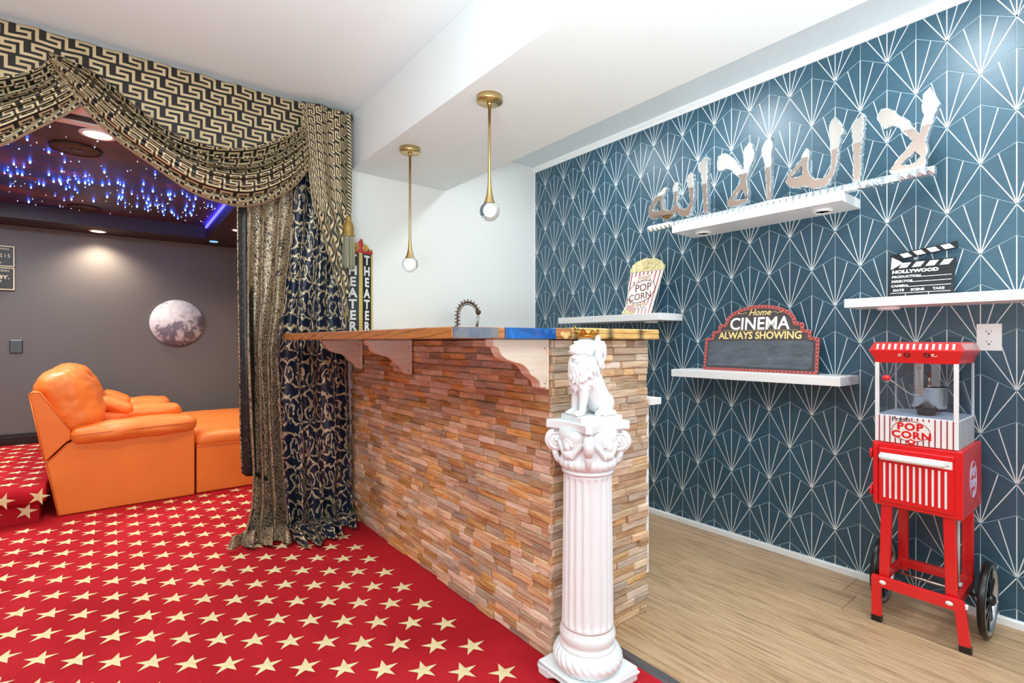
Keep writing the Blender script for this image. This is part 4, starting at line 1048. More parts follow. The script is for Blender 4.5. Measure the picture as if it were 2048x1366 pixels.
# ================================================================== POPCORN CART AND MACHINE
cart = thing('popcorn_cart', 'red popcorn cart on two black spoked wheels in front of the tile wall', 'cart', (2.312, 0.5375, 0), WR)
BZ0, BZ1, BW, BD = 0.452, 0.697, 0.134, 0.322
MB().box(-BW, BW, 0.006, BD, BZ0, BZ1).build('cabinet', red_plastic, cart, bevel=0.008, seg=3)
dr = MB().box(-0.112, 0.112, -0.002, 0.010, BZ0 + 0.018, BZ1 - 0.022).build('door', red_plastic, cart, bevel=0.004)
MB().box(-0.128, -0.113, -0.004, 0.012, BZ0 + 0.014, BZ1 - 0.01).build('hinge_strip', red_plastic, dr, bevel=0.003)
for z in (BZ0 + 0.05, BZ1 - 0.05): MB().cyl((-BW - 0.005, 0.012, z - 0.018), (-BW - 0.005, 0.012, z + 0.018), 0.0055, n=12).build('hinge', red_plastic, cart)
sl = MB()
for q in range(11):
    x = -0.092 + q * 0.0181; sl.box(x - 0.0032, x + 0.0032, -0.0035, -0.001, BZ0 + 0.035, BZ0 + 0.167)
sl.build('slot_stripes', white_plastic, dr)
hd = MB(); hd.box(-0.107, 0.107, -0.004, -0.001, BZ1 - 0.069, BZ1 - 0.041); ho = hd.build('handle', white_plastic, dr, bevel=0.0015)
hb_ = MB(); pts = smooth_path([(-0.102, -0.004, BZ1 - 0.055), (-0.088, -0.018, BZ1 - 0.055), (0, -0.022, BZ1 - 0.055), (0.066, -0.018, BZ1 - 0.055), (0.080, -0.005, BZ1 - 0.055)], 24); hb_.tube(pts, 0.0098, 12); hb_.build('grip', white_plastic, ho)
MB().lathe([(1e-6, 0.002), (0.003, 0.0015), (0.0036, 0)], n=12, M=Matrix.Translation((0.094, -0.004, BZ1 - 0.055)) @ Matrix.Rotation(PI / 2, 4, 'X')).build('screw', chrome, ho)
# side emblem
MS = Matrix.Translation((BW + 0.0004, 0.165, 0.575)) @ Matrix.Rotation(PI / 2, 4, 'Z')   # local x->y, local -y -> +x outward
eb = MB(); ell = [(0.052 * math.cos(a), 0.066 * math.sin(a)) for a in [i * PI / 20 for i in range(40)]]
eb.tube([MS @ Vector((x, -0.0004, z)) for x, z in ell], 0.0013, 6, closed=True)
eb.build('emblem_ring', plain('pale_lilac_print', '#c9c5e4', 0.5), cart)
for s_, z in (('POP', 0.012), ('CORN', -0.026)): text('emblem_lettering', s_, 0.042 if s_ == 'POP' else 0.036, MATS['pale_lilac_print'], cart, (BW + 0.0006, 0.165, 0.575 + z), (PI / 2, 0, PI / 2), off=0.002)
pd = MB()
for (x, z) in ((-0.02, -0.05), (-0.012, -0.058), (-0.022, -0.061), (-0.013, -0.048)): pd.ball(tuple(MS @ Vector((x + 0.018, -0.0006, z))), 0.008, 10, 0, (0.15, 1, 1))
pd.build('emblem_kernel', MATS['pale_lilac_print'], cart)
# legs, rails, feet
for sx_ in (-1, 1):
    M = Matrix.Translation((sx_ * 0.101, 0.032, 0.13)) @ Matrix.Rotation(math.radians(1.5 * -sx_), 4, 'Y')
    MB().box(-0.017, 0.017, -0.012, 0.012, 0.0, 0.33, M=M).build('leg', red_plastic, cart, bevel=0.003)
    M = Matrix.Translation((sx_ * 0.101, 0.275, 0.13))
    MB().box(-0.017, 0.017, -0.012, 0.012, 0.0, 0.33, M=M).build('leg', red_plastic, cart, bevel=0.003)
    M = Matrix.Translation((sx_ * 0.121, 0.010, 0.0)) @ Matrix.Rotation(math.radians(-3.0 if sx_ > 0 else 2.0), 4, 'Y')
    xf = 0.034 if sx_ > 0 else 0.0
    M = Matrix.Translation((sx_ * 0.119 + (0.022 if sx_ > 0 else 0.0), 0.010, 0.0)) @ Matrix.Rotation(math.radians(-6.0 if sx_ > 0 else -0.8), 4, 'Y')
    ft = MB().box(-0.0155, 0.0155, -0.010, 0.010, 0.022, 0.170, M=M).build('front_foot', red_plastic, cart, bevel=0.002)
    MB().box(-0.017, 0.017, -0.0115, 0.0115, 0.0015, 0.024, M=M).build('rubber_tip', black_plastic, ft, bevel=0.002)
    MB().lathe([(1e-6, 0.003), (0.009, 0.002), (0.010, 0)], n=20, M=Matrix.Translation((sx_ * 0.098, -0.0025, 0.158)) @ Matrix.Rotation(PI / 2, 4, 'X') @ Matrix.Diagonal((1.1, 0.8, 1, 1))).build('rail_cap', white_plastic, cart)
MB().box(-0.134, 0.134, -0.002, 0.014, 0.137, 0.178).build('front_rail', red_plastic, cart, bevel=0.002)
MB().box(-0.118, 0.118, 0.262, 0.290, 0.145, 0.178).build('rear_rail', red_plastic, cart, bevel=0.002)
for sx_ in (-1, 1): MB().box(sx_ * 0.112 - 0.008, sx_ * 0.112 + 0.008, 0.014, 0.262, 0.140, 0.172).build('side_rail', red_plastic, cart, bevel=0.002)
MB().tube([(0.088, 0.19, 0.455), (0.089, 0.19, 0.30), (0.089, 0.19, 0.165)], 0.0045, 10).build('brace_rod', plain('grey_plastic_rod', '#c9c9cb', 0.4), cart)
MB().box(0.078, 0.100, 0.178, 0.202, 0.160, 0.171).build('rod_foot', white_plastic, cart, bevel=0.003)
MB().cyl((-0.16, 0.208, 0.135), (0.16, 0.208, 0.135), 0.005, n=12).build('axle', chrome, cart)
def wheel(x):
    t = MB(); R = 0.1345; Mx = Matrix.Translation((x, 0.208, R)) @ Matrix.Rotation(PI / 2, 4, 'Y')
    t.lathe([(R - 0.016, -0.011), (R - 0.002, -0.011), (R, -0.008), (R, 0.008), (R - 0.002, 0.011), (R - 0.016, 0.011), (R - 0.016, -0.011)], n=64, M=Mx)
    o = t.build('wheel', black_plastic, cart)
    r = MB(); r.lathe([(R - 0.019, -0.009), (R - 0.013, -0.0118), (R - 0.010, -0.0118), (R - 0.010, 0.0118), (R - 0.013, 0.0118), (R - 0.019, 0.009), (R - 0.019, -0.009)], n=64, M=Mx); r.build('rim', plain('silver_rim', '#b9bcc0', 0.25, 0.8), o)
    s_ = MB()
    for q in range(10):
        a = q * 2 * PI / 10; d = Vector((math.cos(a), math.sin(a), 0)); p = Vector((-d.y, d.x, 0))
        v = []
        for rr_, hw, hz in ((0.018, 0.0055, 0.007), (R - 0.018, 0.0085, 0.0035)):
            for sg in (-1, 1):
                for sz in (-1, 1): v.append(Mx @ (d * rr_ + p * hw * sg + Vector((0, 0, hz * sz))))
        s_.add(v, [(0, 1, 3, 2), (4, 6, 7, 5), (0, 4, 5, 1), (2, 3, 7, 6), (0, 2, 6, 4), (1, 5, 7, 3)])
    s_.build('spokes', black_plastic, o)
    h = MB(); sg = 1 if x > 0 else -1
    h.lathe([(1e-6, -0.02), (0.014, -0.02), (0.021, -0.012), (0.021, 0.012), (0.014, 0.02), (1e-6, 0.02)], n=24, M=Mx); h.build('hub', black_plastic, o)
    MB().cyl((x + sg * 0.02, 0.208, R), (x + sg * 0.028, 0.208, R), 0.006, 0.005, 12).build('hub_cap', chrome, o)
wheel(0.168); wheel(-0.152)
MB().box(0.135, 0.146, 0.004, 0.020, 0.150, 0.166).build('end_cap', white_plastic, cart, bevel=0.003)

pm = thing('popcorn_machine', 'red and white tabletop popcorn machine with clear panes on the red cart', 'popcorn machine', (2.318, 0.539, 0.6975), WR)
MW, MD = 0.1235, 0.255
base = MB().box(-MW, MW, 0, MD, 0.0, 0.102).build('base_box', white_plastic, pm, bevel=0.002)
fp = MB()
for q in range(14):
    x = -0.109 + q * 0.0168
    if abs(x + 0.012) < 0.058: segs = [(0.001, 0.014 + 0.02 * (abs(x + 0.012) / 0.058) ** 3), (0.090, 0.1)] if q > 3 else [(0.001, 0.02), (0.092, 0.1)]
    else: segs = [(0.001, 0.101)]
    for z0, z1 in segs: fp.box(x - 0.0018, x + 0.0018, -0.0008, 0.001, z0, z1)
fp.build('stripe_print', dark_red, base)
sp_ = MB()
for q in range(12):
    y = 0.012 + q * 0.0205; sp_.box(MW - 0.001, MW + 0.0008, y - 0.003, y + 0.003, 0.002, 0.1)
    sp_.box(-MW - 0.0008, -MW + 0.001, y - 0.003, y + 0.003, 0.002, 0.1)
sp_.build('side_stripe_print', plain('slate_print', '#5d6478', 0.5), base)
ov = MB(); ell = [(-0.012 + 0.057 * math.cos(a), 0.050 + 0.037 * math.sin(a)) for a in [i * PI / 24 for i in range(48)]]
ov.prism(ell, -0.0013, 0.0, 'y', 0); ov.tube([(x, -0.0014, z) for x, z in ell], 0.0011, 6, 1, closed=True)
ov.build('oval_badge', [white_print, dark_red], base, fix=False)
text('lettering', 'POP', 0.036, red_plastic, base, (-0.014, -0.0018, 0.054), off=0.0014, spacing=1.12, xs=1.1)
text('lettering', 'CORN', 0.035, red_plastic, base, (-0.010, -0.0018, 0.024), off=0.0014, spacing=1.12, xs=1.1)
text('lettering', 'Fresh', 0.026, black_paint, base, (-0.042, -0.0012, 0.083), (PI / 2, math.radians(-5), 0), shear=0.15)
kb = MB()
for dx, dz in ((0, 0.004), (0.007, 0.0), (-0.007, 0.0), (0.004, -0.006), (-0.004, -0.006)): kb.ball((-0.010 + dx, -0.001, 0.012 + dz), 0.0065, 10, 0, (1, 0.25, 1))
kb.build('kernel_print', red_plastic, base)
kc = MB(); kc.ball((-0.010, -0.003, 0.011), 0.0052, 10, 0, (1.2, 0.2, 0.9)); kc.build('kernel_centre', white_print, base)
MB().box(-MW + 0.004, MW - 0.004, 0.004, MD - 0.004, 0.1015, 0.1045).build('tray_floor', plain('pale_tray', '#dcdcec', 0.35), pm)
for (x, y, w_) in ((-MW, 0.0, 0.0135), (MW - 0.0135, 0.0, 0.0135), (-MW, MD - 0.008, 0.006), (MW - 0.008, MD - 0.008, 0.008)):
    MB().box(x, x + w_, y, y + 0.008, 0.102, 0.312).build('corner_post', white_plastic, pm, bevel=0.001)
acr = glass('clear_acrylic', (0.90, 0.94, 0.97, 1), 0.04, 0.04)
MB().box(-MW + 0.0135, MW - 0.0135, 0.002, 0.004, 0.103, 0.312).build('front_pane', acr, pm)
MB().box(-MW + 0.006, MW - 0.008, MD - 0.006, MD - 0.004, 0.103, 0.312).build('rear_pane', acr, pm)
MB().box(MW - 0.003, MW - 0.001, 0.008, MD - 0.008, 0.103, 0.312).build('side_pane', acr, pm)
MB().box(-MW + 0.001, -MW + 0.003, 0.008, MD - 0.008, 0.103, 0.312).build('side_pane', acr, pm)
dp = MB(); dp.box(-0.052, -0.047, MD - 0.012, MD - 0.004, 0.104, 0.305); dp.box(-0.060, -0.056, MD - 0.012, MD - 0.004, 0.104, 0.305); dp.build('rear_door_edge', plain('clear_edge', '#c4ccda', 0.15), pm)
def rect_ring(l): return l
ro = MB(); lv = [(0.000, 0.302), (0.002, 0.318), (0.015, 0.347), (0.015, 0.350), (0.003, 0.377), (0.0, 0.380)]
vs = []; fs = []
for e, z in lv: vs += [(-MW - e, -e, z), (MW + e, -e, z), (MW + e, MD + e, z), (-MW - e, MD + e, z)]
for i in range(len(lv) - 1):
    for q in range(4): fs.append((i * 4 + q, i * 4 + (q + 1) % 4, i * 4 + 4 + (q + 1) % 4, i * 4 + 4 + q))
fs += [(3, 2, 1, 0), tuple(range(len(vs) - 4, len(vs)))]
ro.add(vs, fs); roof = ro.build('roof', red_plastic, pm, bevel=0.0015)
for q in range(13):
    x = -0.112 + q * 0.0187
    f = lambda z: -0.003 - 0.012 * (0.377 - z) / 0.027 - 0.001
    z0, z1 = 0.3535, 0.3735
    MB().add([(x - 0.0036, f(z0), z0), (x + 0.0036, f(z0), z0), (x + 0.0040, f(z1), z1), (x - 0.0032, f(z1), z1)], [(0, 1, 2, 3)]).build('vent_stripe', white_print, roof, fix=False)
for q in range(12):
    y = 0.02 + q * 0.0195; g_ = lambda z: MW + 0.003 + 0.012 * (0.377 - z) / 0.027 + 0.001
    MB().add([(g_(0.3535), y - 0.0035, 0.3535), (g_(0.3535), y + 0.0035, 0.3535), (g_(0.3735), y + 0.0035, 0.3735), (g_(0.3735), y - 0.0035, 0.3735)], [(0, 1, 2, 3)]).build('vent_stripe', white_print, roof, fix=False)
for x in (-0.020, 0.038):
    s_ = MB(); s_.lathe([(0.0075, 0), (0.0095, 0.0005), (0.0095, 0.003), (0.0078, 0.003), (0.007, 0.001), (1e-6, 0.001)], n=24, M=Matrix.Translation((x, -0.0092, 0.3325)) @ Matrix.Rotation(PI / 2 + 0.42, 4, 'X'))
    so2 = s_.build('rocker_switch', plain('dark_red_switch', '#6e0f14', 0.3), roof)
    MB().box(x - 0.004, x + 0.004, -0.0125, -0.009, 0.329, 0.336).build('rocker', plain('amber_red_rocker', '#b5301f', 0.2), so2, bevel=0.001)
ic = MB(); cz = 0.3325
ic.tube([(-0.043 + 0.0042 * math.cos(a), -0.0095 - 0.0002, cz + 0.0045 * math.sin(a)) for a in [i * PI / 8 for i in range(16)]], 0.0012, 5, closed=True)
ic.tube([(0.050, -0.0098, cz + 0.002), (0.054, -0.0098, cz - 0.004), (0.066, -0.0098, cz - 0.004), (0.066, -0.0098, cz)], 0.0011, 5); ic.ball((0.054, -0.0096, cz + 0.003), 0.0035, 8, 0, (1.4, .3, 1))
ic.build('switch_icons', white_print, roof)
kx, ky = 0.012, 0.135
kt = MB(); kt.lathe([(0.040, 0.128), (0.052, 0.130), (0.055, 0.135), (0.058, 0.205), (0.060, 0.206), (0.060, 0.209), (0.056, 0.209), (0.054, 0.20)], c=(kx, ky, 0), n=40)
kettle = kt.build('kettle', chrome, pm)
MB().box(kx - 0.060, kx - 0.004, ky - 0.004, ky - 0.001, 0.208, 0.212).build('kettle_lid', chrome, kettle)
lp = MB(); lp.lathe([(1e-6, 0.2095), (0.058, 0.2095)], c=(kx, ky, 0), n=36); lp.build('kettle_cover', chrome, kettle, fix=False)
hb2 = MB(); hb2.box(-0.014, 0.012, 0.060, 0.063, 0.175, 0.305); hg_ = hb2.build('hanger_plate', chrome, pm, bevel=0.001)
hs_ = MB(); path = [(-0.001 + 0.007 * math.cos(a) , 0.058, 0.245 + 0.008 * math.sin(a) + (0.030 if math.sin(a) > 0 else -0.030)) for a in [i * PI / 12 for i in range(24)]]; hs_.tube(path, 0.0018, 6, closed=True); hs_.build('slot_rim', chrome, hg_)
MB().box(0.032, 0.058, 0.075, 0.080, 0.215, 0.300).build('hanger_arm', plain('steel_arm', '#aeb6bd', 0.2, 1.0), pm, bevel=0.001)
MB().cyl((0.024, 0.085, 0.205), (0.024, 0.085, 0.262), 0.0045, n=14).build('drive_shaft', plain('pale_brass_shaft', '#cbb99a', 0.25, 1.0), pm)
MB().cyl((0.024, 0.085, 0.212), (0.024, 0.085, 0.220), 0.008, n=6).build('shaft_nut', chrome, pm)
MB().tube(smooth_path([(0.004, 0.055, 0.178), (-0.020, 0.035, 0.185), (-0.055, 0.0, 0.222), (-0.076, -0.014, 0.241)], 16), 0.0024, 8).build('dump_lever', chrome, pm)
MB().ball((-0.082, -0.016, 0.2445), 0.0125, 20, 0, (1.1, 1, 0.9)).build('lever_knob', red_plastic, pm)
cupm = plain('dark_brown_enamel', '#3d2f2b', 0.35)
cu = MB(); cu.lathe([(0.024, 0.1048), (0.027, 0.106), (0.029, 0.124), (0.036, 0.128), (0.036, 0.130), (0.026, 0.130)], c=(0.014, 0.090, 0), n=32); cu.tube([(0.040, 0.085, 0.125), (0.058, 0.078, 0.125), (0.060, 0.084, 0.122), (0.041, 0.095, 0.122)], 0.003, 8, closed=True)
cu.build('drip_pot', cupm, pm)
hk2 = MB(); hk2.box(-MW - 0.022, -MW + 0.001, 0.10, 0.15, 0.222, 0.252); hk2.build('side_hook', glass('clear_hook', (0.72, 0.82, 0.90, 1), 0.2, 0.05), pm, bevel=0.004)
MB().ball((-MW - 0.006, 0.03, 0.082), 0.0055, 12).build('side_knob', red_plastic, pm)
fl = MB()
for x in (-MW + 0.007, MW - 0.007): fl.lathe([(1e-6, 0.0012), (0.0016, 0.001), (0.0018, 0)], n=10, M=Matrix.Translation((x, 0, 0.097)) @ Matrix.Rotation(PI / 2, 4, 'X'))
fl.build('screw', chrome, base)

# ================================================================== PENDANT LAMPS
def globe_mat():
    t = NT('clear_glass_globe'); nz = t.noise(t.coord('Object'), 6, 2)
    t.set(Base_Color=t.mix(nz.outputs[0], (1, 1, 1, 1), (0.96, 0.98, 1, 1)), Roughness=0.0, Transmission_Weight=1.0, IOR=1.25); return t.m
globe_m = globe_mat(); bulb_on = emit('frosted_bulb', '#fff3e0', 7.0)
for (y, zc, zr, lb) in ((2.52, 1.500, 1.535, 'brass drop pendant lamp with glass globe nearer the white back wall'), (1.775, 1.640, 1.675, 'brass drop pendant lamp with glass globe nearer the camera')):
    t = thing('pendant_lamp', lb, 'lamp', (1.28, y, 2.14), group='brass pendant lamps over the bar')
    MB().lathe([(1e-6, -0.026), (0.054, -0.026), (0.056, -0.023), (0.056, -0.001), (0.052, 0.0)], n=48).build('canopy', brass, t)
    MB().lathe([(0.011, -0.026), (0.0115, -0.034), (0.009, -0.038), (0.006, -0.040)], n=24).build('collar', brass, t)
    L = 2.14 - zr
    pr_ = [(0.0062, -0.036), (0.0062, -L + 0.17), (0.0066, -L + 0.12), (0.0085, -L + 0.08), (0.0125, -L + 0.045), (0.019, -L + 0.018), (0.0265, -L + 0.002), (0.027, -L - 0.002), (0.01, -L - 0.002)]
    MB().lathe(pr_, n=28).build('stem', brass, t)
    gz = -L - 0.032
    g = MB(); g.ball((0, 0, gz), 0.043, 40); go = g.build('glass_globe', globe_m, t)
    MB().ball((0, 0, gz + 0.003), 0.0215, 28).build('bulb', bulb_on, go)

# ================================================================== SINK TAP AND BACK COUNTER
sc_ = thing('sink_cabinet', 'white sink cabinet hidden behind the bar along the back wall', 'cabinet', (2.09, 2.82, 0))
MB().box(-0.30, 0.30, -0.24, 0.255, 0.08, 0.83).build('body', trim_white, sc_, bevel=0.002)
MB().box(-0.33, 0.33, -0.26, 0.26, 0.83, 0.86).build('worktop', plain('grey_worktop', '#8d8f92', 0.3), sc_, bevel=0.003)
MB().box(-0.28, 0.28, -0.20, 0.25, 0.0, 0.08).build('toe_kick', black_paint, sc_)
for x in (-0.15, 0.15):
    d_ = MB().box(x - 0.145, x + 0.145, -0.258, -0.24, 0.10, 0.81).build('door', trim_white, sc_, bevel=0.003)
fa = thing('sink_tap', 'bronze spring-neck kitchen tap arching above the bar counter', 'tap', (1.80, 2.86, 0.8605), 0)
R_ = 0.085; path = [(0, 0, 0.30 + 0.10 * i / 6) for i in range(7)] + [(R_ - R_ * math.cos(a), 0, 0.40 + R_ * math.sin(a)) for a in [i * PI * 0.92 / 20 for i in range(1, 21)]]
MB().lathe([(0.028, 0), (0.028, 0.008), (0.020, 0.014), (0.017, 0.05), (0.014, 0.30)], n=28).build('body', bronze, fa)
MB().tube(path, 0.006, 10).build('neck', bronze, fa)
P_ = [Vector(p) for p in path]; cl_ = [0]
for i in range(1, len(P_)): cl_.append(cl_[-1] + (P_[i] - P_[i - 1]).length)
coil = []; turns = 15; NN = turns * 14
for i in range(NN + 1):
    s_ = cl_[-1] * i / NN; j = max(q for q in range(len(cl_)) if cl_[q] <= s_ + 1e-9); j = min(j, len(P_) - 2)
    f = (s_ - cl_[j]) / (cl_[j + 1] - cl_[j]); p = P_[j].lerp(P_[j + 1], f); t_ = (P_[j + 1] - P_[j]).normalized()
    n1 = t_.cross(Vector((0, 1, 0))).normalized(); a = 2 * PI * turns * i / NN
    coil.append(p + n1 * (0.017 * math.cos(a)) + Vector((0, 0.017 * math.sin(a), 0)))
MB().tube(coil, 0.0028, 6).build('spring', bronze, fa)
e_ = P_[-1]
MB().ball(tuple(e_), 0.019, 18).build('spray_head', bronze, fa)
MB().tube([e_, e_ + Vector((-0.006, 0, -0.06)), e_ + Vector((-0.014, 0, -0.12))], [0.009, 0.0085, 0.011], 12).build('spout', plain('silver_spout', '#b9b5ad', 0.25, 1.0), fa)

# ================================================================== THEATER SIGN AND FRAMED PRINT ON THE BACK WALL
ts = thing('theater_sign', 'tall two-sided THEATER marquee sign standing on the bar counter end', 'sign', (1.205, 3.028, 1.1275))
yel = plain('marquee_yellow', '#d9c06a', 0.5); yel_d = plain('marquee_dark_dot', '#8d6a2c', 0.5); scar = plain('scroll_red', '#c2383a', 0.5); scg = plain('scroll_gold', '#d8b25f', 0.5)
for sg in (-1, 1):
    M = Matrix.Rotation(sg * math.radians(24), 4, 'Z')
    p_ = MB(); x0, x1 = (0.0, 0.098) if sg > 0 else (-0.098, 0.0)
    p_.box(x0, x1, 0.0, 0.010, 0, 0.50, M=M); po = p_.build('panel', black_paint, ts)
    b_ = MB()
    for a_, b2 in ((x0, x0 + 0.012), (x1 - 0.012, x1)): b_.box(a_, b2, -0.002, 0.0, 0, 0.50, M=M)
    b_.build('bulb_border', yel, po)
    d_ = MB()
    for q in range(28):
        for a_ in (x0 + 0.006, x1 - 0.006): d_.ball(tuple(M @ Vector((a_, -0.0022, 0.01 + q * 0.0175))), 0.0026, 6, 0, (1, 0.4, 1))
    d_.build('bulb_dots', yel_d, po)
    for q, ch in enumerate('THEATER'):
        xm = (x0 + x1) / 2; pos_ = M @ Vector((xm, -0.0015, 0.434 - q * 0.069))
        text('lettering', ch, 0.078, white_print, po, tuple(pos_), (PI / 2, 0, sg * math.radians(24)), off=0.003, xs=0.95)
    # scroll crest
    c_m = MB(); outl = [(0.0, 0.50), (0.100 * sg, 0.50), (0.101 * sg, 0.525), (0.092 * sg, 0.535), (0.080 * sg, 0.522), (0.066 * sg, 0.535), (0.045 * sg, 0.556), (0.018 * sg, 0.564), (0.008 * sg, 0.578), (0.0, 0.580)]
    c_m.prism(outl, 0.0, 0.010, 'y', M=M); co = c_m.build('crest', scar, po)
    sc2 = MB(); pts = []
    for i in range(34):
        th_ = i / 33 * 3.4 * PI; r = 0.021 * (1 - i / 33 * 0.75); pts.append(M @ Vector((sg * (0.030 + r * math.cos(th_ - 0.5)), -0.002, 0.530 + r * math.sin(th_ - 0.5))))
    sc2.tube(pts, 0.0042, 6)
    sc2.tube([M @ Vector((sg * x, -0.002, z)) for x, z in ((0.012, 0.556), (0.04, 0.553), (0.062, 0.536), (0.080, 0.522), (0.094, 0.528), (0.096, 0.520))], 0.0042, 6)
    sc2.build('scroll', scg, co)
MB().ball((0, -0.003, 0.574), 0.010, 12, 0, (1, 0.5, 1.2)).build('crest_tip', scar, ts)
pf_ = thing('framed_print', 'thin black picture frame on the white back wall behind the curtain tassel', 'picture', (1.045, YW - 0.003, 1.45))
fr = MB(); W2, H2 = 0.085, 0.672
for a_ in ((-W2, W2, 0, 0.014), (-W2, W2, H2 - 0.014, H2), (-W2, -W2 + 0.014, 0, H2), (W2 - 0.014, W2, 0, H2)): fr.box(a_[0], a_[1], -0.018, 0.0, a_[2], a_[3])
fr.build('frame', black_plastic, pf_, bevel=0.001)
MB().box(-W2 + 0.014, W2 - 0.014, -0.006, 0, 0.014, H2 - 0.014).build('mat_board', white_print, pf_)
MB().box(-W2 + 0.014, W2 - 0.014, -0.008, -0.006, 0.20, 0.40).build('print', plain('brown_print', '#8a7468', 0.5), pf_)

# ================================================================== CURTAINS
KEY = ["..######", "..#....#", "..####.#", ".....#.#", "######.#", "........"]
def key(i, j):
    b = j // 6
    return 0 if KEY[j % 6][(i + 4 * (b % 2)) % 8] == '#' else 1
def interp(xs, ys, x): return float(np.interp(x, xs, ys))
def cloth(name, nu, nv, fn, mats, mfn=None, parent=None, uvs=(1, 1), solid=0.003, skip=None):
    V = [fn(i / nu, j / nv) for j in range(nv + 1) for i in range(nu + 1)]
    F = []; MI = []; UV = []
    for j in range(nv):
        for i in range(nu):
            if skip and skip(i, j): continue
            a = j * (nu + 1) + i; F.append((a, a + 1, a + nu + 2, a + nu + 1)); MI.append(mfn(i, j) if mfn else 0)
            UV += [(i / nu * uvs[0], -j / nv * uvs[1]), ((i + 1) / nu * uvs[0], -j / nv * uvs[1]), ((i + 1) / nu * uvs[0], -(j + 1) / nv * uvs[1]), (i / nu * uvs[0], -(j + 1) / nv * uvs[1])]
    me = bpy.data.meshes.new(name); me.from_pydata([tuple(v) for v in V], [], F)
    for m in mats: me.materials.append(m)
    me.polygons.foreach_set('material_index', MI); me.polygons.foreach_set('use_smooth', [True] * len(F))
    ul = me.uv_layers.new(name='UVMap'); ul.data.foreach_set('uv', [c for p in UV for c in p])
    me.update()
    bm = bmesh.new(); bm.from_mesh(me); bmesh.ops.delete(bm, geom=[v for v in bm.verts if not v.link_faces], context='VERTS'); bm.to_mesh(me); bm.free()
    o = link(name, me, parent)
    if solid:
        s_ = o.modifiers.new('thickness', 'SOLIDIFY'); s_.thickness = solid; s_.offset = 0
    return o
def curve2(pts, n=200):
    P = smooth_path([(p[0], p[1], 0) for p in pts], n); L = [0]
    for i in range(1, n): L.append(L[-1] + (P[i] - P[i - 1]).length)
    xs = [p.x for p in P]; ys = [p.y for p in P]
    return lambda s: (float(np.interp(s * L[-1], L, xs)), float(np.interp(s * L[-1], L, ys)))
T1 = curve2([(-0.215, 2.325), (-0.07, 2.285), (0.03, 2.215), (0.115, 2.15), (0.217, 2.087), (0.384, 2.062), (0.566, 2.105), (0.713, 2.19), (0.85, 2.300)])
B1 = curve2([(-0.215, 2.300), (-0.11, 2.13), (0.009, 2.011), (0.139, 1.925), (0.299, 1.825), (0.428, 1.791), (0.542, 1.789), (0.663, 1.839), (0.79, 1.944), (0.875, 2.071)])
T0 = curve2([(-1.35, 2.36), (-1.15, 2.25), (-0.9, 2.12), (-0.7, 2.08), (-0.5, 2.11), (-0.362, 2.174), (-0.273, 2.235), (-0.20, 2.322)])
B0 = curve2([(-1.35, 2.20), (-1.1, 1.95), (-0.9, 1.84), (-0.7, 1.80), (-0.5, 1.825), (-0.362, 1.893), (-0.273, 1.972), (-0.162, 2.076), (-0.10, 2.145)])
val = thing('greek_key_valance', 'flat black and gold key-patterned valance with tail hanging from the curtain rod', 'valance', (0, 0, 0))
xs_ = [-1.35, -0.9, -0.5, -0.273, -0.2, -0.07, 0.115, 0.217, 0.384, 0.566, 0.713, 0.85, 1.1]; zb_ = [2.20, 2.03, 2.03, 2.20, 2.27, 2.24, 2.09, 2.02, 1.98, 2.03, 2.10, 2.10, 2.10]
NVX, NVZ, CS = 208, 40, 0.0120
def vfn(s, t):
    x = -1.40 + 2.49 * s; z = 2.438 - NVZ * CS * t
    return (x, 2.992 + 0.004 * math.sin(x * 13) * t + 0.003 * math.sin(x * 31 + 4 * t) + 0.012 * (1 - t) ** 6 , z + 0.003 * math.sin(x * 40) * (1 - t) ** 4)
cloth('flat_band', NVX, NVZ, vfn, [key_gold, key_dark], key, val, skip=lambda i, j: (2.438 - j * CS) < interp(xs_, zb_, -1.40 + 2.49 * i / NVX))
# cascading tail at the right end: overlapping pleats with slanted ends
NPL = 6
xe = [1.25, 1.35, 1.55, 1.75, 1.9, 2.1, 2.35, 2.40]; xl_ = [0.985, 0.945, 0.908, 0.893, 0.884, 0.858, 0.835, 0.832]
def jl(z): return interp(xe, xl_, z)
def tailfn(s, t):
    z0 = 2.425
    zend = 1.90 - 0.72 * s ** 0.85
    # fabric runs straight down to z=1.9, then cascades in slanted steps
    z = z0 + (zend - z0) * t
    x = jl(max(z, 1.22)) + (1.092 - jl(max(z, 1.22))) * s
    low = max(0.0, min(1.0, (1.93 - z) / 0.15))
    ph = (s * 4.2 + (z - 1.2) * 5.2)
    saw = ph - math.floor(ph)
    y = 2.945 - 0.012 * math.sin(s * PI) + low * (0.024 * (saw - 0.5)) + (1 - low) * 0.010 * math.sin(s * 2 * PI * 2.2)
    return (x + low * 0.008 * math.sin(ph * 2 * PI), y, z)
cloth('cascade_tail', 44, 120, tailfn, [key_gold, key_dark], lambda i, j: key(j, i), val)
sw = thing('draped_swag', 'large black and gold key-patterned swag draped across the theatre opening', 'swag', (0, 0, 0), 0, 'key-patterned swags over the opening')
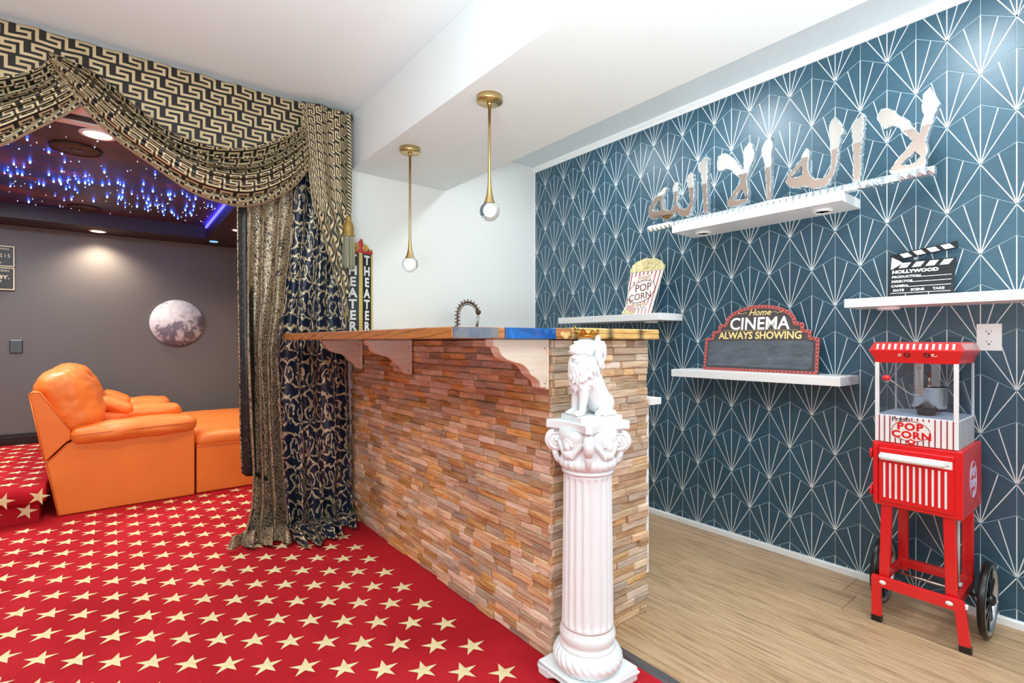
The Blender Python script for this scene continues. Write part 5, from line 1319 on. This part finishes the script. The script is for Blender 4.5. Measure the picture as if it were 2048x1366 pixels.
def swagfn(T, B, flip=False):
    def fn(s, t):
        a = T(s); b = B(s)
        e = math.sin(PI * s) ** 0.5
        fold = max(0.0, min(1, t / 0.05, (0.86 - t) / 0.06 if t < 0.86 else 0))
        # slow bunching: rows pull together in the middle of the folds
        tt = t + 0.014 * math.sin(2 * PI * 6 * t) * fold
        x = a[0] + (b[0] - a[0]) * tt; z = a[1] + (b[1] - a[1]) * tt
        wob = 0.6 * math.sin(3 * s + 1.3) + 0.4 * math.sin(7 * s)
        f1 = math.sin(2 * PI * 6.0 * t + 0.7 * wob)
        y = 2.962 - 0.022 * e * math.sin(PI * min(1, t * 1.05)) - fold * (0.016 + 0.048 * e) * (abs(math.sin(PI * 7.0 * t + 0.6 * wob)) ** 0.75 - 0.25) - 0.010 * t
        z -= fold * e * 0.010 * math.cos(2 * PI * 6.0 * t + 0.7 * wob)
        if t > 0.86: y += -0.016 * math.sin(PI * (t - 0.86) / 0.14) * e
        return (x, y - (0.012 if not flip else 0.0), z)
    return fn
cloth('swag_cloth', 144, 96, swagfn(T1, B1), [key_gold, key_dark], key, sw)
lin = [(T1(0)[0], 0, 0)]
hem = [Vector((B1(s)[0], 2.936, B1(s)[1] - 0.004)) for s in [i / 80 for i in range(2, 81)]]
MB().tube(hem, 0.0035, 6).build('hem_piping', plain('bronze_piping', '#8d6b52', 0.5), sw)
sw0 = thing('draped_swag', 'partly visible key-patterned swag at the upper left of the opening', 'swag', (0, 0, 0), 0, 'key-patterned swags over the opening')
cloth('swag_cloth', 144, 96, swagfn(T0, B0, True), [key_gold, key_dark], key, sw0)
hem = [Vector((B0(s)[0], 2.948, B0(s)[1] - 0.004)) for s in [i / 80 for i in range(0, 80)]]
MB().tube(hem, 0.0035, 6).build('hem_piping', MATS['bronze_piping'], sw0)
rod = thing('curtain_rod', 'dark curtain rod with a ribbed round bronze finial near the ceiling', 'curtain rod', (1.085, 3.03, 2.435))
MB().cyl((-2.6, 0, 0), (0.02, 0, 0), 0.014, n=16).build('rod', bronze, rod)
fn_ = MB(); RM = Matrix.Translation((0.018, -0.02, 0)) @ Matrix.Rotation(PI / 2, 4, 'Y')
fn_.lathe([(0.008, -0.01), (0.010, 0.0), (0.016, 0.006), (0.022, 0.014), (0.024, 0.024), (0.021, 0.034), (0.012, 0.041), (1e-6, 0.043)], n=72, M=RM, rfun=lambda r, z, a, j: r * (1 + 0.05 * math.sin(12 * a)))
fn_.build('finial', bronze, rod)
# pooled drapes
def drape(zs, xl, xr, yb, npl, amp, pud, seed, s_jit=0.02):
    zs_r, xl_r, xr_r = zs[::-1], xl[::-1], xr[::-1]
    zt = zs[0]; tp = 0.86
    def fn(s, t):
        if t < tp: z = zt * (1 - t / tp) + 0.02; q = 0.0
        else: z = 0.02; q = (t - tp) / (1 - tp)
        ls = s + s_jit * math.sin(2 * PI * (s * 2.3 + 0.6 * z) + seed)
        a = interp(zs_r, xl_r, z); b = interp(zs_r, xr_r, z)
        x = a + (b - a) * s
        nz = noise.noise((s * 3.1 + seed, z * 1.3, seed)); nz2 = noise.noise((s * 9 + seed, z * 4.0, seed + 7))
        ph = 2 * PI * npl * ls + 0.9 * nz + 0.25 * math.sin(z * 2.1 + seed)
        am = amp * (0.55 + 0.45 * min(1, (zt - z) / 1.2)) * (0.75 + 0.5 * nz)
        f = math.sin(ph); y = yb - am * (abs(f) ** 0.8 * (1 if f > 0 else -1)) + 0.008 * nz2
        x += 0.014 * math.cos(ph) * (1 if t < tp else 1 - q)
        low = max(0, 1 - z / 0.45)
        y -= 0.06 * low ** 2 * (0.6 + 0.4 * f) * pud[2]
        if q > 0:
            d = pud[3](s)
            x += d[0] * q + 0.018 * nz2; y += d[1] * q
            hump = 0.050 * max(0, math.sin(min(1, q * 1.05) * PI)) ** 0.8 + 0.022 * max(0, math.sin(ph)) * (1 - q * 0.5) + 0.02 * max(0, math.sin(q * 8.5 + 5 * s + seed)) * (1 - q)
            z = 0.012 + max(0, hump)
        return (x, y, z)
    return fn
Z_ = [2.06, 1.8, 1.3, 1.03, 0.6, 0.38, 0.2, 0.06, 0.0]
bd_ = thing('bronze_drape', 'bronze crackle-patterned floor-length drape pooling on the red carpet', 'curtain', (0, 0, 0), 0, 'pooled drapes beside the bar')
cloth('drape_cloth', 130, 150, drape(Z_, [0.560, 0.555, 0.555, 0.558, 0.572, 0.585, 0.575, 0.54, 0.505], [0.83, 0.81, 0.755, 0.72, 0.738, 0.748, 0.765, 0.775, 0.765], 3.022, 3.4, 0.046, (0, 0, 0.6, lambda s: (-0.07 + 0.05 * s, -0.06 - 0.10 * s)), 1.7), [crackle_m], None, bd_, (0.85, 2.5))
def linfn(s, t):
    z = 2.05 - t * (2.05 - (0.37 - 0.07 * s)); 
    x0 = interp(Z_[::-1], [0.60, 0.60, 0.60, 0.60, 0.548, 0.531, 0.529, 0.527, 0.527], z) if z < 0.35 else interp([0.35, 0.6, 1.0, 2.06], [0.548, 0.538, 0.531, 0.524], z)
    return (x0 + 0.075 * s, 3.045 - 0.02 * math.sin(PI * s) + 0.008 * math.sin(z * 5), z)
cloth('lining_edge', 14, 70, linfn, [lining_m, crackle_m], lambda i, j: 1 if i == 0 else 0, bd_, (0.08, 1.7))
nd_ = thing('navy_damask_drape', 'navy blue and gold damask drape pooling beside the bar', 'curtain', (0, 0, 0), 0, 'pooled drapes beside the bar')
cloth('drape_cloth', 180, 160, drape(Z_, [0.80, 0.785, 0.735, 0.70, 0.715, 0.725, 0.735, 0.745, 0.745], [1.075, 1.085, 1.098, 1.135, 1.146, 1.148, 1.146, 1.140, 1.13], 3.022, 4.6, 0.046, (0, 0, 1.0, lambda s: (0.02 - 0.05 * s, -0.20 - 0.06 * math.sin(5 * s))), 4.2, 0.03), [damask_m], None, nd_, (0.95, 2.5))
# rope and tassel
tas = thing('tassel_tieback', 'black and gold twisted rope with gold-capped grey fringe tassel beside the curtain', 'tassel', (1.085, 2.915, 1.50))
for q, (m, nm) in enumerate(((key_dark, 'dark_strand'), (plain('pale_gold_cord', '#d5c7a0', 0.5), 'gold_strand'))):
    for k in range(2):
        pts = [(0.0065 * math.cos(2 * PI * i / 16 + q * PI / 2 + k * PI) + 0.008 * math.sin(i * 0.012), 0.0065 * math.sin(2 * PI * i / 16 + q * PI / 2 + k * PI), 0.915 - i * 0.60 / 230) for i in range(231)]
        MB().tube(pts, 0.0055, 6).build(nm, m, tas)
hdm = MB(); hdm.lathe([(1e-6, 0.318), (0.012, 0.315), (0.016, 0.300), (0.013, 0.290), (0.018, 0.282), (0.026, 0.262), (0.030, 0.235), (0.028, 0.212), (0.033, 0.205), (0.033, 0.196), (0.026, 0.192)], n=60, rfun=lambda r, z, a, j: r * (1 + 0.05 * math.sin(10 * a + z * 120)))
hdm.build('tassel_cap', plain('gold_braid', '#b08f4c', 0.45, 0.4, grain=0.3, gscale=160), tas)
fr_ = MB(); rf_ = random.Random(2)
for q in range(90):
    a = q * 2.399; r0 = 0.029 * math.sqrt(rf_.uniform(0.2, 1)); r1 = r0 * 1.22
    L = rf_.uniform(0.165, 0.195); fr_.tube([(r0 * math.cos(a), r0 * math.sin(a), 0.198), (r1 * math.cos(a + .05), r1 * math.sin(a + .05), 0.198 - L * 0.5), (r1 * 1.02 * math.cos(a + .1), r1 * 1.02 * math.sin(a + .1), 0.198 - L)], 0.0026, 4)
frm = NT('grey_gold_fringe'); _ri = frm.node('ShaderNodeNewGeometry').outputs['Random Per Island']
frm.set(Base_Color=frm.ramp(_ri, [(0.0, srgb('#6f7468')), (0.5, srgb('#98998a')), (0.8, srgb('#b9ae88'))]), Roughness=0.5); frm = frm.m
tag(fr_.build('fringe', frm, tas, fix=False), kind='stuff')

# ================================================================== RECLINER SOFA
sofa = thing('recliner_sofa', 'orange leather two-seat recliner sofa with raised footrests on the star carpet', 'sofa', (0.0, 0.0, 0.0))
def rbox(x0, x1, y0, y1, z0, z1, r=0.03, puff=(0, 0, 0), n=18, wr=0.0, seed=0, warp=None):
    """cushion: rounded box whose faces bulge outwards, with light wrinkles"""
    mb = MB(); cx, cy, cz = (x0 + x1) / 2, (y0 + y1) / 2, (z0 + z1) / 2; h = Vector(((x1 - x0) / 2, (y1 - y0) / 2, (z1 - z0) / 2))
    def pt(d, a, b):
        # a,b in [-1,1] on face d
        v = [0, 0, 0]; ax = d // 2; sg = 1 if d % 2 else -1
        v[ax] = sg; v[(ax + 1) % 3] = a; v[(ax + 2) % 3] = b
        p = Vector((v[0] * h.x, v[1] * h.y, v[2] * h.z))
        c = Vector((max(-h.x + r, min(h.x - r, p.x)), max(-h.y + r, min(h.y - r, p.y)), max(-h.z + r, min(h.z - r, p.z))))
        dd = p - c
        nrm = dd.normalized() if dd.length > 1e-9 else Vector((0, 0, 0))
        p = c + nrm * r
        e = [(1 - abs(p[i] / h[i]) ** 2.2) if abs(p[i]) < h[i] else 0 for i in range(3)]
        p = p + Vector((puff[0] * e[1] * e[2] * (1 if p.x > 0 else -1), puff[1] * e[0] * e[2] * (1 if p.y > 0 else -1), puff[2] * e[0] * e[1] * (1 if p.z > 0 else -1)))
        q = p + Vector((cx, cy, cz))
        if wr:
            w_ = noise.noise((q.x * 9 + seed, q.y * 5, q.z * 16)) + 0.5 * noise.noise((q.x * 22 + seed, q.y * 10, q.z * 34))
            q += nrm * wr * w_
        return warp(q) if warp else q
    for d in range(6):
        mb.grid(n, n, lambda u, v: pt(d, math.tan((u * 2 - 1) * PI / 4) if False else (u * 2 - 1), v * 2 - 1))
    return mb
def sbuild(mb, name, par=None):
    o = mb.build(name, orange, par if par else sofa)
    bm = bmesh.new(); bm.from_mesh(o.data); bmesh.ops.remove_doubles(bm, verts=bm.verts, dist=1e-4); bmesh.ops.recalc_face_normals(bm, faces=bm.faces); bm.to_mesh(o.data); bm.free()
    return o
SY0, SY1 = 4.17, 5.60
def side(y0, y1):
    o = MB().prism([(-0.262, 0.003), (0.454, 0.003), (0.454, 0.462), (0.20, 0.45), (-0.190, 0.455), (-0.222, 0.440), (-0.318, 0.335)], y0, y1, 'y').build('side_panel', orange, sofa, bevel=0.010, seg=3)
    pts = [(-0.262, y0 - 0.001, 0.006), (-0.318, y0 - 0.001, 0.333), (-0.222, y0 - 0.001, 0.442), (-0.190, y0 - 0.001, 0.458)]
    MB().tube(pts, 0.0035, 6).build('piping', orange, o)
    return o
side(SY0, SY0 + 0.18)
side(SY1 - 0.18, SY1)
MB().prism([(-0.262, 0.003), (0.45, 0.003), (0.45, 0.30), (-0.20, 0.30), (-0.318, 0.335)], SY0 + 0.18, SY1 - 0.18, 'y').build('seat_base', orange, sofa, bevel=0.01)
bs = MB().prism([(-0.325, 0.342), (-0.395, 0.765), (-0.378, 0.782), (-0.345, 0.772), (-0.208, 0.535), (-0.202, 0.468), (-0.228, 0.450)], SY0 + 0.004, SY1 - 0.004, 'y').build('back_shell', orange, sofa, bevel=0.010, seg=3)
MB().tube([(-0.325, SY0 + 0.003, 0.345), (-0.395, SY0 + 0.003, 0.765), (-0.345, SY0 + 0.003, 0.772), (-0.208, SY0 + 0.003, 0.535)], 0.0035, 6).build('piping', orange, bs)
tilt = Matrix.Rotation(math.radians(-24), 4, 'Y')
for q, (y0, y1) in enumerate(((SY0 + 0.05, 4.86), (4.90, SY1 - 0.05))):
    def wp(p, y0=y0, y1=y1):
        # lean backwards, pillow top rolls over the shell
        c = Vector((-0.115, 0, 0.50)); v = tilt @ (p - Vector((-0.02, 0, 0.50)));  v = v + c; return v
    cu_ = rbox(-0.15, 0.07, y0, y1, 0.50, 0.925, 0.085, (0.045, 0.02, 0.02), 26, 0.010, 3 + q * 9, wp)
    sbuild(cu_, 'back_cushion')
def arm(y0, y1, zoff=0.0, x1=0.462):
    def wp(p):
        # bend: front end dips, outer edge droops
        t_ = (p.x + 0.20) / 0.66
        p = p.copy(); p.z += -0.020 * (t_ - 0.45) ** 2 + (0.03 * max(0, t_ - 0.25) - 0.008) + zoff; return p
    a_ = rbox(-0.207, x1, y0, y1, 0.445, 0.548, 0.046, (0.004, 0.012, 0.018), 24, 0.007, y0, wp)
    return sbuild(a_, 'arm_pad')
a1 = arm(SY0 - 0.028, SY0 + 0.215)
MB().tube([(-0.20 + 0.66 * i / 20, SY0 - 0.040 + 0.006 * abs(i / 10 - 1) ** 3, 0.500 + 0.022 * (i / 20)) for i in range(21)], 0.0028, 6).build('piping', orange, a1)
arm(4.765, 4.985, 0.028, 0.43); arm(SY1 - 0.20, SY1 + 0.02, 0.030, 0.40)
for y in (4.86, SY1 - 0.10):
    def wq(p, y=y): 
        v = Matrix.Rotation(math.radians(24), 4, 'Y') @ (p - Vector((0.02, y, 0.60))); return v + Vector((0.02, y, 0.60))
    sbuild(rbox(-0.075, 0.125, y - 0.115, y + 0.115, 0.56, 0.635, 0.030, (0.004, 0.0, 0.018), 16, 0.006, y, wq), 'arm_bolster')
for (y0, y1) in ((SY0 + 0.19, 4.78), (4.97, SY1 - 0.19)):
    sbuild(rbox(-0.20, 0.47, y0, y1, 0.28, 0.43, 0.05, (0.01, 0.0, 0.025), 16, 0.004, y0), 'seat_cushion')
for q, (y0, y1) in enumerate(((SY0 + 0.012, 4.872), (4.884, SY1 - 0.01))):
    f_ = MB().box(0.466, 1.02, y0, y1, 0.004, 0.345).build('footrest', orange, sofa, bevel=0.012, seg=3)
    sbuild(rbox(0.462, 1.03, y0 - 0.004, y1 + 0.002, 0.325, 0.425, 0.045, (0.01, 0.0, 0.020), 16, 0.003, y0), 'footrest_cushion', f_)
    MB().tube([(0.466, y0 - 0.003, 0.340), (1.02, y0 - 0.003, 0.340)], 0.0032, 6).build('piping', orange, f_)
